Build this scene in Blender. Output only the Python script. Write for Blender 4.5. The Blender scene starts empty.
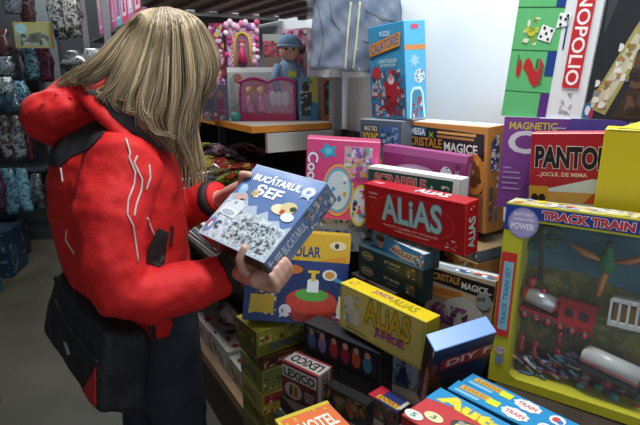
import bpy, bmesh, math, random
from mathutils import Vector, Matrix, Euler
from mathutils.bvhtree import BVHTree
random.seed(7)
C = bpy.context.scene.collection
PI = math.pi
# ---------------------------------------------------------------- camera geometry
FPX, PITCH, CZ = 500.0, math.radians(15), 1.4
cp, sp = math.cos(PITCH), math.sin(PITCH)
def ray(px, py):
    a = (px-320)/FPX; b = (212.5-py)/FPX
    return Vector((a, cp+b*sp, -sp+b*cp))
def at(px, py, fwd):
    r = ray(px, py); return Vector((0, 0, CZ)) + r*(fwd/r.y)
def onz(px, py, z):
    r = ray(px, py); return Vector((0, 0, CZ)) + r*((z-CZ)/r.z)
NV = Vector((.857, .515, 0)); AV = Vector((-.515, .857, 0))   # into the shelves / along the aisle
def ts(t, s, z): return NV*t + AV*s + Vector((0, 0, z))
SHELF = math.radians(-59); ENDON = math.radians(31)
# ---------------------------------------------------------------- materials
def lin(c): return c/12.92 if c <= .04045 else ((c+.055)/1.055)**2.4
def rgb(h):
    h = h.lstrip('#'); return tuple(lin(int(h[i:i+2], 16)/255) for i in (0, 2, 4)) + (1,)
_m = {}
def mat(h, rough=.45, metal=0, coat=0, bump=0, bscale=60, sheen=0):
    k = (h, rough, metal, coat, bump, bscale, sheen)
    if k in _m: return _m[k]
    m = bpy.data.materials.new('surface_'+h.strip('#')); m.use_nodes = True
    n = m.node_tree; b = n.nodes['Principled BSDF']
    b.inputs['Base Color'].default_value = rgb(h); b.inputs['Roughness'].default_value = rough
    b.inputs['Metallic'].default_value = metal; b.inputs['Coat Weight'].default_value = coat
    b.inputs['Sheen Weight'].default_value = sheen
    if bump:
        t = n.nodes.new('ShaderNodeTexNoise'); t.inputs['Scale'].default_value = bscale; t.inputs['Detail'].default_value = 4
        tc = n.nodes.new('ShaderNodeTexCoord'); n.links.new(tc.outputs['Object'], t.inputs['Vector'])
        u = n.nodes.new('ShaderNodeBump'); u.inputs['Strength'].default_value = bump; u.inputs['Distance'].default_value = .01
        n.links.new(t.outputs['Fac'], u.inputs['Height']); n.links.new(u.outputs['Normal'], b.inputs['Normal'])
    _m[k] = m; return m
def mot(cols, scale=60, rough=.4, detail=3):
    """printed artwork or cluttered surface: noise picked into several inks"""
    k = ('mot', tuple(cols), scale, rough)
    if k in _m: return _m[k]
    m = bpy.data.materials.new('print_'+cols[0].strip('#')); m.use_nodes = True
    n = m.node_tree; b = n.nodes['Principled BSDF']; b.inputs['Roughness'].default_value = rough
    tc = n.nodes.new('ShaderNodeTexCoord'); t = n.nodes.new('ShaderNodeTexNoise')
    t.inputs['Scale'].default_value = scale; t.inputs['Detail'].default_value = detail
    n.links.new(tc.outputs['Object'], t.inputs['Vector'])
    r = n.nodes.new('ShaderNodeValToRGB'); r.color_ramp.interpolation = 'LINEAR'
    e = r.color_ramp.elements; N = len(cols)
    lo, hi = .34, .66
    e[0].position = lo; e[0].color = rgb(cols[0]); e[1].position = hi; e[1].color = rgb(cols[-1])
    for i in range(1, N-1):
        q = e.new(lo+(hi-lo)*i/(N-1)); q.color = rgb(cols[i])
    n.links.new(t.outputs['Fac'], r.inputs['Fac']); n.links.new(r.outputs['Color'], b.inputs['Base Color'])
    _m[k] = m; return m
def M(c, rough=.42):
    if isinstance(c, (list, tuple)):
        if len(c) and isinstance(c[-1], (int, float)): return mot(c[:-1], c[-1])
        return mot(c)
    if isinstance(c, bpy.types.Material): return c
    return mat(c, rough)
def film(tint='#ffffff', alpha=.14, rough=.06):
    k = ('film', tint, alpha)
    if k in _m: return _m[k]
    m = bpy.data.materials.new('clear_film'); m.use_nodes = True
    n = m.node_tree; b = n.nodes['Principled BSDF']; o = n.nodes['Material Output']
    b.inputs['Base Color'].default_value = rgb(tint); b.inputs['Roughness'].default_value = rough
    b.inputs['Specular IOR Level'].default_value = .8
    tr = n.nodes.new('ShaderNodeBsdfTransparent'); mx = n.nodes.new('ShaderNodeMixShader')
    mx.inputs[0].default_value = alpha
    n.links.new(tr.outputs[0], mx.inputs[1]); n.links.new(b.outputs[0], mx.inputs[2]); n.links.new(mx.outputs[0], o.inputs['Surface'])
    _m[k] = m; return m
# ---------------------------------------------------------------- text outlines
_t = {}
def text_mesh(s, off=0.0):
    """unit-height flat text: (verts2d, faces, width)"""
    k = (s, off)
    if k in _t: return _t[k]
    cu = bpy.data.curves.new('lettering', 'FONT'); cu.body = s; cu.offset = off; cu.resolution_u = 3
    o = bpy.data.objects.new('lettering', cu); C.objects.link(o)
    dg = bpy.context.evaluated_depsgraph_get(); dg.update()
    me = bpy.data.meshes.new_from_object(o.evaluated_get(dg))
    v = [(p.co.x, p.co.y) for p in me.vertices]; f = [tuple(p.vertices) for p in me.polygons]
    bpy.data.objects.remove(o); bpy.data.curves.remove(cu); bpy.data.meshes.remove(me)
    if v:
        x0 = min(p[0] for p in v); x1 = max(p[0] for p in v); y0 = min(p[1] for p in v); y1 = max(p[1] for p in v)
    else: x0 = x1 = y0 = y1 = 0
    _t[k] = (v, f, (x0, x1, y0, y1)); return _t[k]
# ---------------------------------------------------------------- mesh collector
class MB:
    def __init__(s): s.v = []; s.f = []; s.mi = []; s.m = []; s.smooth = []
    def mid(s, m):
        m = M(m)
        if m not in s.m: s.m.append(m)
        return s.m.index(m)
    def add(s, vs, fs, m, smooth=False):
        b = len(s.v); s.v += [Vector(p) for p in vs]; k = s.mid(m)
        for f in fs: s.f.append([b+i for i in f]); s.mi.append(k); s.smooth.append(smooth)
        return s
    def hexa(s, P, m):
        """eight corners: bottom ring then top ring"""
        return s.add(P, [(3, 2, 1, 0), (4, 5, 6, 7), (0, 1, 5, 4), (1, 2, 6, 5), (2, 3, 7, 6), (3, 0, 4, 7)], m)
    def box(s, x0, y0, z0, x1, y1, z1, m, X=None):
        P = [(x0, y0, z0), (x1, y0, z0), (x1, y1, z0), (x0, y1, z0), (x0, y0, z1), (x1, y0, z1), (x1, y1, z1), (x0, y1, z1)]
        if X: P = [X @ Vector(p) for p in P]
        return s.hexa(P, m)
    def rbox(s, x0, y0, z0, x1, y1, z1, m, r=.003, X=None):
        bm = bmesh.new(); bmesh.ops.create_cube(bm, size=1)
        for v in bm.verts:
            v.co = Vector(((x0+x1)/2+v.co.x*(x1-x0), (y0+y1)/2+v.co.y*(y1-y0), (z0+z1)/2+v.co.z*(z1-z0)))
        bmesh.ops.bevel(bm, geom=list(bm.edges), offset=r, segments=2, affect='EDGES', profile=.5)
        vs = [X @ v.co if X else v.co.copy() for v in bm.verts]; fs = [[v.index for v in f.verts] for f in bm.faces]
        bm.free(); return s.add(vs, fs, m)
    def tube(s, pts, r, m, n=8, cap=True, flat=1.0, up=None):
        pts = [Vector(p) for p in pts]; N = len(pts)
        R = r if isinstance(r, (list, tuple)) else [r]*N
        vs = []; prev = None
        for i, p in enumerate(pts):
            d = (pts[min(i+1, N-1)]-pts[max(i-1, 0)])
            if d.length < 1e-9: d = Vector((0, 0, 1))
            d.normalize()
            if prev is None:
                q = Vector(up) if up else (Vector((0, 0, 1)) if abs(d.z) < .9 else Vector((1, 0, 0)))
            else: q = prev
            a = (q-d*q.dot(d)); a.normalize(); b = d.cross(a); prev = a
            for k in range(n):
                t = 2*PI*k/n; vs.append(p+(a*math.cos(t)*flat+b*math.sin(t))*R[i])
        fs = []
        for i in range(N-1):
            for k in range(n):
                fs.append((i*n+k, i*n+(k+1) % n, (i+1)*n+(k+1) % n, (i+1)*n+k))
        if cap: fs.append(tuple(range(n))[::-1]); fs.append(tuple((N-1)*n+k for k in range(n)))
        return s.add(vs, fs, m, True)
    def loft(s, rings, m, n=28, cap=True, pw=1.0):
        """rings: (center, A, B) ellipse axes"""
        vs = []; fs = []
        for (c, A, B) in rings:
            for k in range(n):
                t = 2*PI*k/n; ct, st = math.cos(t), math.sin(t)
                ct = math.copysign(abs(ct)**pw, ct); st = math.copysign(abs(st)**pw, st)
                vs.append(Vector(c)+Vector(A)*ct+Vector(B)*st)
        for i in range(len(rings)-1):
            for k in range(n): fs.append((i*n+k, i*n+(k+1) % n, (i+1)*n+(k+1) % n, (i+1)*n+k))
        if cap: fs.append(tuple(range(n))[::-1]); fs.append(tuple((len(rings)-1)*n+k for k in range(n)))
        return s.add(vs, fs, m, True)
    def ell(s, c, ax, m, nu=16, nv=10, X=None):
        """ellipsoid; ax radii, X rotation"""
        vs = []; fs = []
        for j in range(nv+1):
            ph = PI*j/nv
            for i in range(nu):
                th = 2*PI*i/nu
                p = Vector((ax[0]*math.sin(ph)*math.cos(th), ax[1]*math.sin(ph)*math.sin(th), ax[2]*math.cos(ph)))
                vs.append(Vector(c)+(X @ p if X else p))
        for j in range(nv):
            for i in range(nu): fs.append((j*nu+i, (j+1)*nu+i, (j+1)*nu+(i+1) % nu, j*nu+(i+1) % nu))
        return s.add(vs, fs, m, True)
    def build(s, name, parent=None, mw=None, weld=False):
        me = bpy.data.meshes.new(name)
        me.from_pydata([tuple(p) for p in s.v], [], s.f)
        for m in s.m: me.materials.append(m)
        me.polygons.foreach_set('material_index', s.mi); me.polygons.foreach_set('use_smooth', s.smooth)
        me.update()
        if weld:
            bm = bmesh.new(); bm.from_mesh(me); bmesh.ops.remove_doubles(bm, verts=bm.verts, dist=1e-5)
            bmesh.ops.recalc_face_normals(bm, faces=bm.faces); bm.to_mesh(me); bm.free()
        o = bpy.data.objects.new(name, me); C.objects.link(o)
        if parent: o.parent = parent
        if mw is not None: o.matrix_local = mw
        return o
def tag(o, label=None, cat=None, group=None, kind=None):
    if label: o['label'] = label
    if cat: o['category'] = cat
    if group: o['group'] = group
    if kind: o['kind'] = kind
    return o
def empty(name, mw=None, loc=None):
    o = bpy.data.objects.new(name, None); C.objects.link(o); o.empty_display_size = .05
    if mw is not None: o.matrix_world = mw
    if loc is not None: o.location = loc
    return o
# ---------------------------------------------------------------- printed boxes
def face_frame(fc, w, h, d):
    X, Y, Z = Vector((1, 0, 0)), Vector((0, 1, 0)), Vector((0, 0, 1))
    return {'F': (Vector((0, 0, 0)), X, Z, -Y, w, h), 'R': (Vector((w, 0, 0)), Y, Z, X, d, h),
            'L': (Vector((0, d, 0)), -Y, Z, -X, d, h), 'T': (Vector((0, 0, h)), X, Y, Z, w, d)}[fc]
def decal(mb, fc, w, h, d, items, off=Vector((0, 0, 0))):
    O, U, V, N, W, H = face_frame(fc, w, h, d); O = O+off
    lay = 0
    def put(pts, fs, m):
        nonlocal lay
        lay += 1; e = .0003+.00012*lay
        mb.add([O+U*(u*W)+V*(v*H)+N*e for u, v in pts], fs, m)
    for it in items:
        k, c = it[0], it[1]
        if k == 'r':
            u0, v0, u1, v1 = it[2:6]; put([(u0, v0), (u1, v0), (u1, v1), (u0, v1)], [(0, 1, 2, 3)], c)
        elif k == 'p': put(it[2], [tuple(range(len(it[2])))], c)
        elif k == 'e':
            u, v, ru, rv = it[2:6]; n = 20
            put([(u+ru*math.cos(2*PI*i/n), v+rv*math.sin(2*PI*i/n)) for i in range(n)], [tuple(range(n))], c)
        elif k == 's':   # star / burst
            u, v, ru, rv = it[2:6]; n = it[6] if len(it) > 6 else 8; q = it[7] if len(it) > 7 else .6
            put([(u+ru*(1 if i % 2 else q)*math.cos(PI*i/n), v+rv*(1 if i % 2 else q)*math.sin(PI*i/n)) for i in range(2*n)], [tuple(range(2*n))], c)
        elif k == 'b':   # scatter of small printed shapes
            cols, (u0, v0, u1, v1), n, sz = c, it[2], it[3], it[4]
            rr = random.Random(it[5] if len(it) > 5 else 3)
            for i in range(n):
                cu, cv = rr.uniform(u0, u1), rr.uniform(v0, v1); s1 = sz*rr.uniform(.5, 1.3)/W; s2 = sz*rr.uniform(.5, 1.3)/H
                kk = rr.choice((4, 5, 6, 8)); ph = rr.uniform(0, PI)
                P = [(min(max(cu+s1*math.cos(ph+2*PI*j/kk)*rr.uniform(.7, 1), u0), u1), min(max(cv+s2*math.sin(ph+2*PI*j/kk)*rr.uniform(.7, 1), v0), v1)) for j in range(kk)]
                lay = (lay % 14)
                put(P, [tuple(range(kk))], rr.choice(cols))
        elif k == 't':   # text: colour, string, u0, v0, u1, v1, {rot, bold, outline}
            s_, u0, v0, u1, v1 = it[2:7]; op = it[7] if len(it) > 7 else {}
            for (col, off) in ([(op['out'], op.get('ow', .05)*.6)] if 'out' in op else []) + [(c, op.get('bold', .02)*.5)]:
                vv, ff, (x0, x1, y0, y1) = text_mesh(s_, off if op.get('nofs') is None else 0)
                bx = text_mesh(s_, op.get('bold', .02)*.5)[2]
                x0, x1, y0, y1 = bx
                rot = op.get('rot', 0); P = []
                for x, y in vv:
                    a = (x-x0)/(x1-x0+1e-9); b = (y-y0)/(y1-y0+1e-9)
                    if op.get('arc'): b += op['arc']*(1-(2*a-1)**2)
                    if rot == 90: a, b = 1-b, a
                    elif rot == -90: a, b = b, 1-a
                    elif rot == 180: a, b = 1-a, 1-b
                    P.append((u0+a*(u1-u0)+op.get('sh', 0)*b, v0+b*(v1-v0)+op.get('sk', 0)*a))
                put(P, ff, col)
def gamebox(name, label, cat, pose, faces, art, group=None, rough=.35, extend=None, lid=None, parent=None):
    """printed carton; pose = x,y,z,yaw,pitch,roll,w,h,d (front bottom left corner); faces: base ink by side; art: {side: items}"""
    x, y, z, ya, pi_, ro, w, h, d = pose
    Rm = Matrix.Rotation(ya, 4, 'Z') @ Matrix.Rotation(pi_, 4, 'X') @ Matrix.Rotation(ro, 4, 'Y')
    org = Vector((w/2, d/2, 0))
    mw = Matrix.Translation(Vector((x, y, z))) @ Rm @ Matrix.Translation(org)
    mb = MB(); b = .0015
    cF = faces.get('F', faces.get('*')); 
    bm = bmesh.new(); bmesh.ops.create_cube(bm, size=1)
    for v in bm.verts: v.co = Vector(((v.co.x+.5)*w, (v.co.y+.5)*d, (v.co.z+.5)*h))
    bmesh.ops.bevel(bm, geom=list(bm.edges), offset=b, segments=1, affect='EDGES')
    bm.normal_update()
    for f in bm.faces:
        n = f.normal
        key = max((('F', -n.y), ('K', n.y), ('R', n.x), ('L', -n.x), ('T', n.z), ('B', -n.z)), key=lambda q: q[1])[0]
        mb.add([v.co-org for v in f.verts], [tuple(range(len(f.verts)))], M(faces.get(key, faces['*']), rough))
    bm.free()
    if lid:  # seam of a lift-off lid
        pass
    for fc, items in art.items(): decal(mb, fc, w, h, d, items, -org)
    o = mb.build(name, parent, None if parent else mw)
    if not parent: o.matrix_world = mw; tag(o, label, cat, group)
    return o
def pose_at(px, py, fwd, w, h, d, yaw=-50, pit=0, rol=0, z=None):
    """bottom-front-left corner seen at a pixel; optional forced height"""
    p = at(px, py, fwd) if z is None else onz(px, py, z)
    return (p.x, p.y, p.z, math.radians(yaw), math.radians(pit), math.radians(rol), w, h, d)
def pose_ts(t, s, z, w, h, d, yaw=-59, pit=0, rol=0):
    p = ts(t, s, z); return (p.x, p.y, p.z, math.radians(yaw), math.radians(pit), math.radians(rol), w, h, d)
P = {
  'A_santa': [0.1694, 1.6471, 1.2778, -1.0547, 0.0699, -0.0363, 0.1767, 0.2744, 0.0778],
  'B_grey': [0.13, 1.619, 1.0261, -0.8727, 0.0, -0.0155, 0.2087, 0.25, 0.13],
  'C_mega': [0.3019, 1.5586, 0.9961, -1.0772, 0.1036, -0.02, 0.2965, 0.277, 0.0693],
  'D_mag': [0.178, 1.4386, 1.0175, -0.7203, 0.0096, 0.0333, 0.2584, 0.2, 0.0441],
  'E_scr': [0.1323, 1.3503, 1.0203, -0.7377, 0.0125, 0.006, 0.273, 0.15, 0.0427],
  'F_alias': [0.1187, 1.2538, 1.0221, -0.8676, 0.0786, -0.0083, 0.3029, 0.1219, 0.0483],
  'G_pink': [-0.0464, 1.4008, 1.0107, -0.0826, 0.0738, 0.0521, 0.2031, 0.2324, 0.05],
  'H_held': [-0.29, 1.1347, 1.0471, -0.7292, -0.8905, 0.0726, 0.249, 0.2275, 0.058],
  'I_polar': [-0.2176, 1.2696, 0.7508, -0.0289, -0.1992, 0.0649, 0.2866, 0.255, 0.08],
  'K_teal': [0.1035, 1.2605, 0.8888, -0.9292, 0.0227, 0.0068, 0.2251, 0.0852, 0.12],
  'J_mad': [0.1395, 1.2541, 0.972, -1.0325, -0.0011, 0.0304, 0.1962, 0.0432, 0.12],
  'L_chim': [0.27, 1.1851, 0.776, -0.6265, 0.0032, 0.0162, 0.1713, 0.17, 0.0497],
  'M_jun': [0.0498, 1.1578, 0.7897, -0.8669, 0.0063, 0.0137, 0.2815, 0.1205, 0.0493],
  'N_diy': [0.2275, 0.9444, 0.7032, 0.3334, 0.461, -0.2126, 0.1284, 0.255, 0.0396],
  'O_dark': [-0.0438, 1.2063, 0.626, -0.7135, 0.0, -0.0006, 0.2443, 0.15, 0.06],
  'P_small': [0.1614, 1.1521, 0.5365, -0.6334, -0.0, -0.0084, 0.086, 0.16, 0.04],
  'Q_red': [0.1114, 1.0146, 0.4905, -0.8168, -0.0047, 0.0135, 0.0869, 0.2, 0.0311],
  'R_lex': [-0.0949, 1.0847, 0.6399, -0.6597, -0.0005, 0.0128, 0.1123, 0.0955, 0.0559],
  'S2': [-0.1623, 1.2392, 0.6029, 0.57, -0.0179, 0.024, 0.1338, 0.05, 0.1313],
  'T_or': [-0.0296, 0.789, 0.675, 0.5303, 0.0182, -0.0458, 0.1132, 0.05, 0.0804],
  'V_train': [0.3464, 0.909, 0.8237, -0.6229, -0.0949, -0.0071, 0.45, 0.3704, 0.0684],
  'U1': [0.2635, 0.8182, 0.8216, -0.8446, -0.0698, 0.0746, 0.1864, 0.04, 0.0499],
  'U2': [0.2316, 0.7956, 0.8177, -0.8142, -0.0535, 0.0456, 0.1789, 0.04, 0.0509],
  'U3': [0.1375, 0.7285, 0.8012, -0.8462, -0.0264, 0.0665, 0.1162, 0.04, 0.1347],
  'W_crazy': [0.4267, 1.1728, 1.105, -0.4321, -0.0006, 0.0, 0.32, 0.21, 0.0429],
  'W2_pant': [0.4598, 1.0642, 1.1086, -0.576, 0.0181, -0.0623, 0.24, 0.1785, 0.045],
  'Y_yel': [0.5286, 0.9378, 1.1732, -0.576, 0.0086, 0.0065, 0.26, 0.1376, 0.12],
  'X_mono': [0.4251, 1.1926, 1.3197, -0.5031, -0.0796, 0.0634, 0.1582, 0.2507, 0.05],
}
W='#e9e9e6'; K='#15161a'
def struct(o): o['kind'] = 'structure'; return o
# ---------------------------------------------------------------- room shell
def tsbox(mb, t0, s0, z0, t1, s1, z1, m):
    return mb.hexa([ts(t0, s0, z0), ts(t1, s0, z0), ts(t1, s1, z0), ts(t0, s1, z0), ts(t0, s0, z1), ts(t1, s0, z1), ts(t1, s1, z1), ts(t0, s1, z1)], m)
floor_m = mot(['#3d3a2d', '#434033', '#4a4638'], 3, .55)
struct(tsbox(MB(), -2.2, -2.0, -.05, 1.3, 6.2, 0, floor_m).build('floor'))
struct(tsbox(MB(), 1.22, -2.0, 0, 1.30, 6.2, 2.7, mat('#e3eaee', .6)).build('wall_right'))
struct(tsbox(MB(), -2.2, 6.1, 0, 1.22, 6.2, 2.7, mat('#5d6062', .7)).build('wall_far'))
struct(tsbox(MB(), -2.3, -2.0, 0, -2.2, 6.2, 2.7, mat('#6a6c6c', .7)).build('wall_left'))
struct(tsbox(MB(), -2.2, -2.0, 2.7, 1.3, 6.2, 2.75, mat('#b9bab6', .7)).build('ceiling'))
mb = MB(); tsbox(mb, 1.20, -2.0, 0, 1.22, 6.1, .08, mat('#8d8f8d')); struct(mb.build('baseboard_right'))
# ---------------------------------------------------------------- stepped display the games stand on
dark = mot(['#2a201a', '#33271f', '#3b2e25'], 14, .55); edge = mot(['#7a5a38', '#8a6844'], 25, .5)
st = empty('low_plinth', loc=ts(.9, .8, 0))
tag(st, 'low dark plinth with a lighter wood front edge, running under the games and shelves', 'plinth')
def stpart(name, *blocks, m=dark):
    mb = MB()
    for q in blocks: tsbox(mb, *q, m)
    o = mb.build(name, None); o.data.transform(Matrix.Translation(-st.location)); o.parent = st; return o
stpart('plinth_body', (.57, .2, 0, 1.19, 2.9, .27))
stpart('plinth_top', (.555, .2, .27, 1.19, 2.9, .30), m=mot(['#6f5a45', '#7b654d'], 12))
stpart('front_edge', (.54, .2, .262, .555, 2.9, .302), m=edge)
RG = 'dark wooden risers under the piled games'
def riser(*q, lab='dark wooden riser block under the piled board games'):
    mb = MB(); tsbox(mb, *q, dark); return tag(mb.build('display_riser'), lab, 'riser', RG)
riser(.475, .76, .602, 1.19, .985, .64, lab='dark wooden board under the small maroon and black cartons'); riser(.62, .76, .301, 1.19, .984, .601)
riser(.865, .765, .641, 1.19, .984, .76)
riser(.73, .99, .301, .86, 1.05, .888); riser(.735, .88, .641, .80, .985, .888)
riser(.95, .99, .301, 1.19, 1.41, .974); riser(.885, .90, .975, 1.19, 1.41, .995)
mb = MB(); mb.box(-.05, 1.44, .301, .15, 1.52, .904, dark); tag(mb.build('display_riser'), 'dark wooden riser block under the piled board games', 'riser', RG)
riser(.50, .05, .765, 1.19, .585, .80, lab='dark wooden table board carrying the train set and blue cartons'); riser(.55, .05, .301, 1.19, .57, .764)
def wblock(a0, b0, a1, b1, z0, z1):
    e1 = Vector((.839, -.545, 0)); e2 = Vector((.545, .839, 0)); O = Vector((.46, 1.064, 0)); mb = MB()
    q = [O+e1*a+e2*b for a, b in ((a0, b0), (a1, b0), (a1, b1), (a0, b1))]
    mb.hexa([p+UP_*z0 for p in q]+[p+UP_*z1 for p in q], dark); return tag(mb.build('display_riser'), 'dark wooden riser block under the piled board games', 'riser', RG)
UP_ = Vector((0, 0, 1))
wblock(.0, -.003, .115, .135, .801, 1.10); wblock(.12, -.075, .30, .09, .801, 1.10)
# ---------------------------------------------------------------- board games
GG = 'board games piled on the stepped display'
def pz(k, **o):
    v = list(P[k]); names = ['x', 'y', 'z', 'yaw', 'pit', 'rol', 'w', 'h', 'd']
    for a, q in o.items(): v[names.index(a)] = q
    return v
def G(name, label, pose, faces, art, cat='game box', **k): return gamebox(name, label, cat, pose, faces, art, GG, **k)
# red word game
red = '#b3121c'; lb = '#a9cdd0'
al = dict(bold=.05, out='#3f6f78', ow=.085, sk=-.0)
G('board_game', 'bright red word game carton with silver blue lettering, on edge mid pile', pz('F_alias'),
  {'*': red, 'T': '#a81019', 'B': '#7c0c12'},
  {'F': [('e', '#c22430', .5, .5, .42, .42), ('e', red, .5, .5, .39, .38), ('t', lb, 'ALiAS', .20, .30, .80, .86, al),
         ('r', '#d98a90', .06, .80, .16, .85), ('r', '#d98a90', .06, .72, .14, .75), ('t', '#e6b9bb', 'PARTY GAME OF WORDS', .22, .19, .76, .235, {}), ('t', '#e6b9bb', 'GUESS AND EXPLAIN', .34, .12, .68, .16, {}), ('b', ['#d99aa0', '#e8c3c5'], (.83, .08, .93, .26), 9, .004)],
   'R': [('t', lb, 'ALiAS', .22, .12, .74, .72, dict(rot=90, bold=.05, out='#3f6f78')), ('b', ['#e8d0d0', '#6a1016'], (.3, .80, .7, .92), 5, .004)],
   'T': [('t', '#d8e4e4', 'ALiAS', .50, .28, .80, .80, dict(bold=.05, out='#5e1a1e')), ('r', '#d4868c', .06, .35, .16, .6)]})
# green crossword game
G('board_game', 'dark green letter game carton with a white lid edge, standing behind the red word game', pz('E_scr'),
  {'*': W, 'F': '#1f4a3c', 'R': '#d8d9d2', 'T': '#e6e7e2'},
  {'F': [('r', W, 0, .95, 1, 1), ('t', '#c0404a', 'SCRABBLE', .08, .70, .66, .90, dict(bold=.05, out='#e6d4c8', ow=.09)), ('b', ['#8fa79c', '#c9cfc6', '#3b6b58'], (.66, .55, .9, .85), 26, .007), ('r', '#d7d8d1', .93, 0, 1, 1)]})
# magenta game
G('board_game', 'magenta tile game carton with a pale oval title, behind the green letter game', pz('D_mag', d=.034),
  {'*': '#8d2f68', 'F': '#8a2f66', 'T': '#a65585', 'R': '#93326b'},
  {'F': [('r', '#a8508a', 0, .9, 1, 1), ('e', '#b98fb2', .42, .62, .30, .17), ('e', '#c9abc4', .42, .62, .27, .14), ('t', '#4a2444', 'MAHJONGG', .20, .56, .62, .68, dict(bold=.05)), ('e', '#d8cfd8', .78, .70, .07, .13), ('b', ['#f0e8ee', '#5e2a55'], (.72, .6, .84, .82), 14, .006), ('r', '#5f2350', .88, .3, .93, .88), ('t', '#d7b7cd', 'GAME', .885, .4, .925, .8, dict(rot=90))],
   'R': [('r', '#c070a0', .2, .2, .8, .9)]})
# orange chemistry box
org = '#c77a2c'
def chem(mega, face_items=None):
    it = [('r', '#1c2430', .03, .58 if mega else .70, .93, .97)]
    return it
G('science_kit', 'large orange edged science kit with a dark title band, behind the magenta box', pz('C_mega', x=.281, y=1.536, z=.996, yaw=math.radians(-60.3), pit=.06, w=.314, h=.281),
  {'*': org, 'F': '#c98a4a', 'T': '#c9cdc9', 'R': '#c7802f', 'K': org},
  {'F': [('p', '#22262b', [(.03, .72), (.97, .66), (.97, .93), (.03, .96)]), ('r', '#2d6f9a', .05, .86, .27, .945), ('t', '#e8eef0', 'MEGA', .06, .865, .26, .935, dict(bold=.06)),
         ('s', '#7fae3f', .34, .88, .05, .05, 4, .3), ('r', '#d9a75a', .42, .90, .88, .925), ('r', '#b5824a', .42, .86, .86, .885),
         ('t', '#cf8a3a', 'CRISTALE', .04, .75, .48, .845, dict(bold=.05, out='#3a2a1a')), ('t', '#e9e6dc', 'MAGICE', .51, .735, .90, .825, dict(bold=.05)),
         ('e', '#d98a3a', .86, .55, .13, .2), ('e', '#7a4a26', .86, .55, .08, .13), ('b', ['#e8a04a', '#5a3a22', '#e8d8b8'], (.74, .38, .97, .7), 22, .01), ('r', '#8a5a36', .03, .02, .97, .36)],
   'R': [('p', '#27305a', [(.18, .62), (.62, .64), (.60, .92), (.22, .86)]), ('b', ['#c9c6d8', '#7b86b8', '#e7dfd0', '#39437a'], (.2, .58, .62, .92), 40, .008), ('b', ['#e9d8b0', '#f0e4c8'], (.5, .42, .8, .60), 12, .008), ('r', '#5b4a58', .16, .12, .34, .44), ('b', ['#e8c070', '#8b95b0'], (.17, .14, .33, .42), 10, .006), ('r', '#8c6a7a', .46, .10, .62, .36), ('b', ['#e8c070', '#5b4a78'], (.47, .12, .61, .34), 8, .006)],
   'T': [('r', '#d9dcd8', .04, .1, .96, .9)]}, cat='science kit')
# grey blue kit at the back
G('board_game', 'dull grey blue kit with a yellow title, left of the tall orange kit', pz('B_grey', d=.05, w=.178),
  {'*': '#4f5a68', 'F': '#56606e', 'T': '#8d949a', 'R': '#68707a'},
  {'F': [('r', '#39434f', .06, .60, .48, .94), ('r', '#3f5f8a', .50, .70, .94, .94), ('t', '#d8cfae', 'MAGIC TRICK', .12, .86, .44, .92, dict(bold=.03)), ('t', '#d2a437', 'YOUNG', .08, .70, .46, .84, dict(bold=.06, out='#4a3410', ow=.1)), ('b', ['#6b88b0', '#8798ac', '#2c4d7a'], (.52, .72, .92, .92), 24, .01), ('b', ['#4a5663', '#75808a', '#a08c4c'], (.06, .2, .94, .6), 30, .014)]})
gamebox('carton', 'plain brown carton behind the dull grey blue kit', 'carton', (.175, 1.640, .996, math.radians(-50), 0, 0, .10, .281, .07), {'*': '#8a6c4a'}, {})
# blue jigsaw box with santa figures
G('puzzle_box', 'tall light blue jigsaw carton with red figures, against the white wall', pz('A_santa'),
  {'*': '#3f9ccb', 'F': '#3d92bd', 'R': '#55b4dd', 'T': '#8cc6e0'},
  {'F': [('r', '#2f7ea8', 0, 0, 1, .45), ('b', ['#8a2f3a', '#b53a40', '#5d5470', '#c9b7b0', '#3b6788', '#7c3a44', '#9fb4bf'], (.04, .02, .96, .52), 110, .012),
         ('e', '#a82a35', .62, .30, .17, .15), ('e', '#dccfc9', .62, .42, .09, .05), ('s', '#c23a44', .62, .50, .09, .06, 3, .5), ('e', '#c98f7c', .62, .45, .06, .03), ('r', '#8c1f2b', .53, .04, .60, .18), ('r', '#8c1f2b', .65, .04, .72, .18),
         ('e', '#b83d48', .22, .50, .14, .07), ('p', '#d98a2c', [(.04, .68), (.90, .76), (.92, .90), (.05, .81)]), ('t', '#2e6f96', 'CALATORIE', .09, .70, .86, .80, dict(bold=.05, sk=.08)), ('t', '#d6e9f2', 'PUZZLE', .36, .88, .64, .93, {}), ('t', '#d9e3cf', 'LA MOS CRACIUN', .3, .60, .8, .64, {}), ('t', '#dfe8d8', 'DE CRACIUN', .34, .56, .76, .59, {})],
   'R': [('r', '#d28a4a', 0, .71, .98, .76), ('s', '#9fd0dc', .45, .60, .28, .08, 7, .45), ('e', '#c5dfe6', .66, .44, .26, .075), ('b', ['#b85a68', '#7797b5', '#e6e6ea'], (.45, .38, .88, .50), 16, .007), ('p', '#c9e8e3', [(.12, .0), (.9, .0), (.82, .27), (.7, .33), (.34, .33), (.2, .27)]), ('p', '#4287a6', [(.2, 0), (.82, 0), (.74, .26), (.64, .30), (.38, .30), (.28, .26)]), ('b', ['#b02f3e', '#d6c9cc', '#5a7fa0', '#9a2633'], (.28, .0, .74, .22), 26, .009), ('e', '#c84f74', .48, .94, .2, .025)]}, cat='puzzle box')
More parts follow.
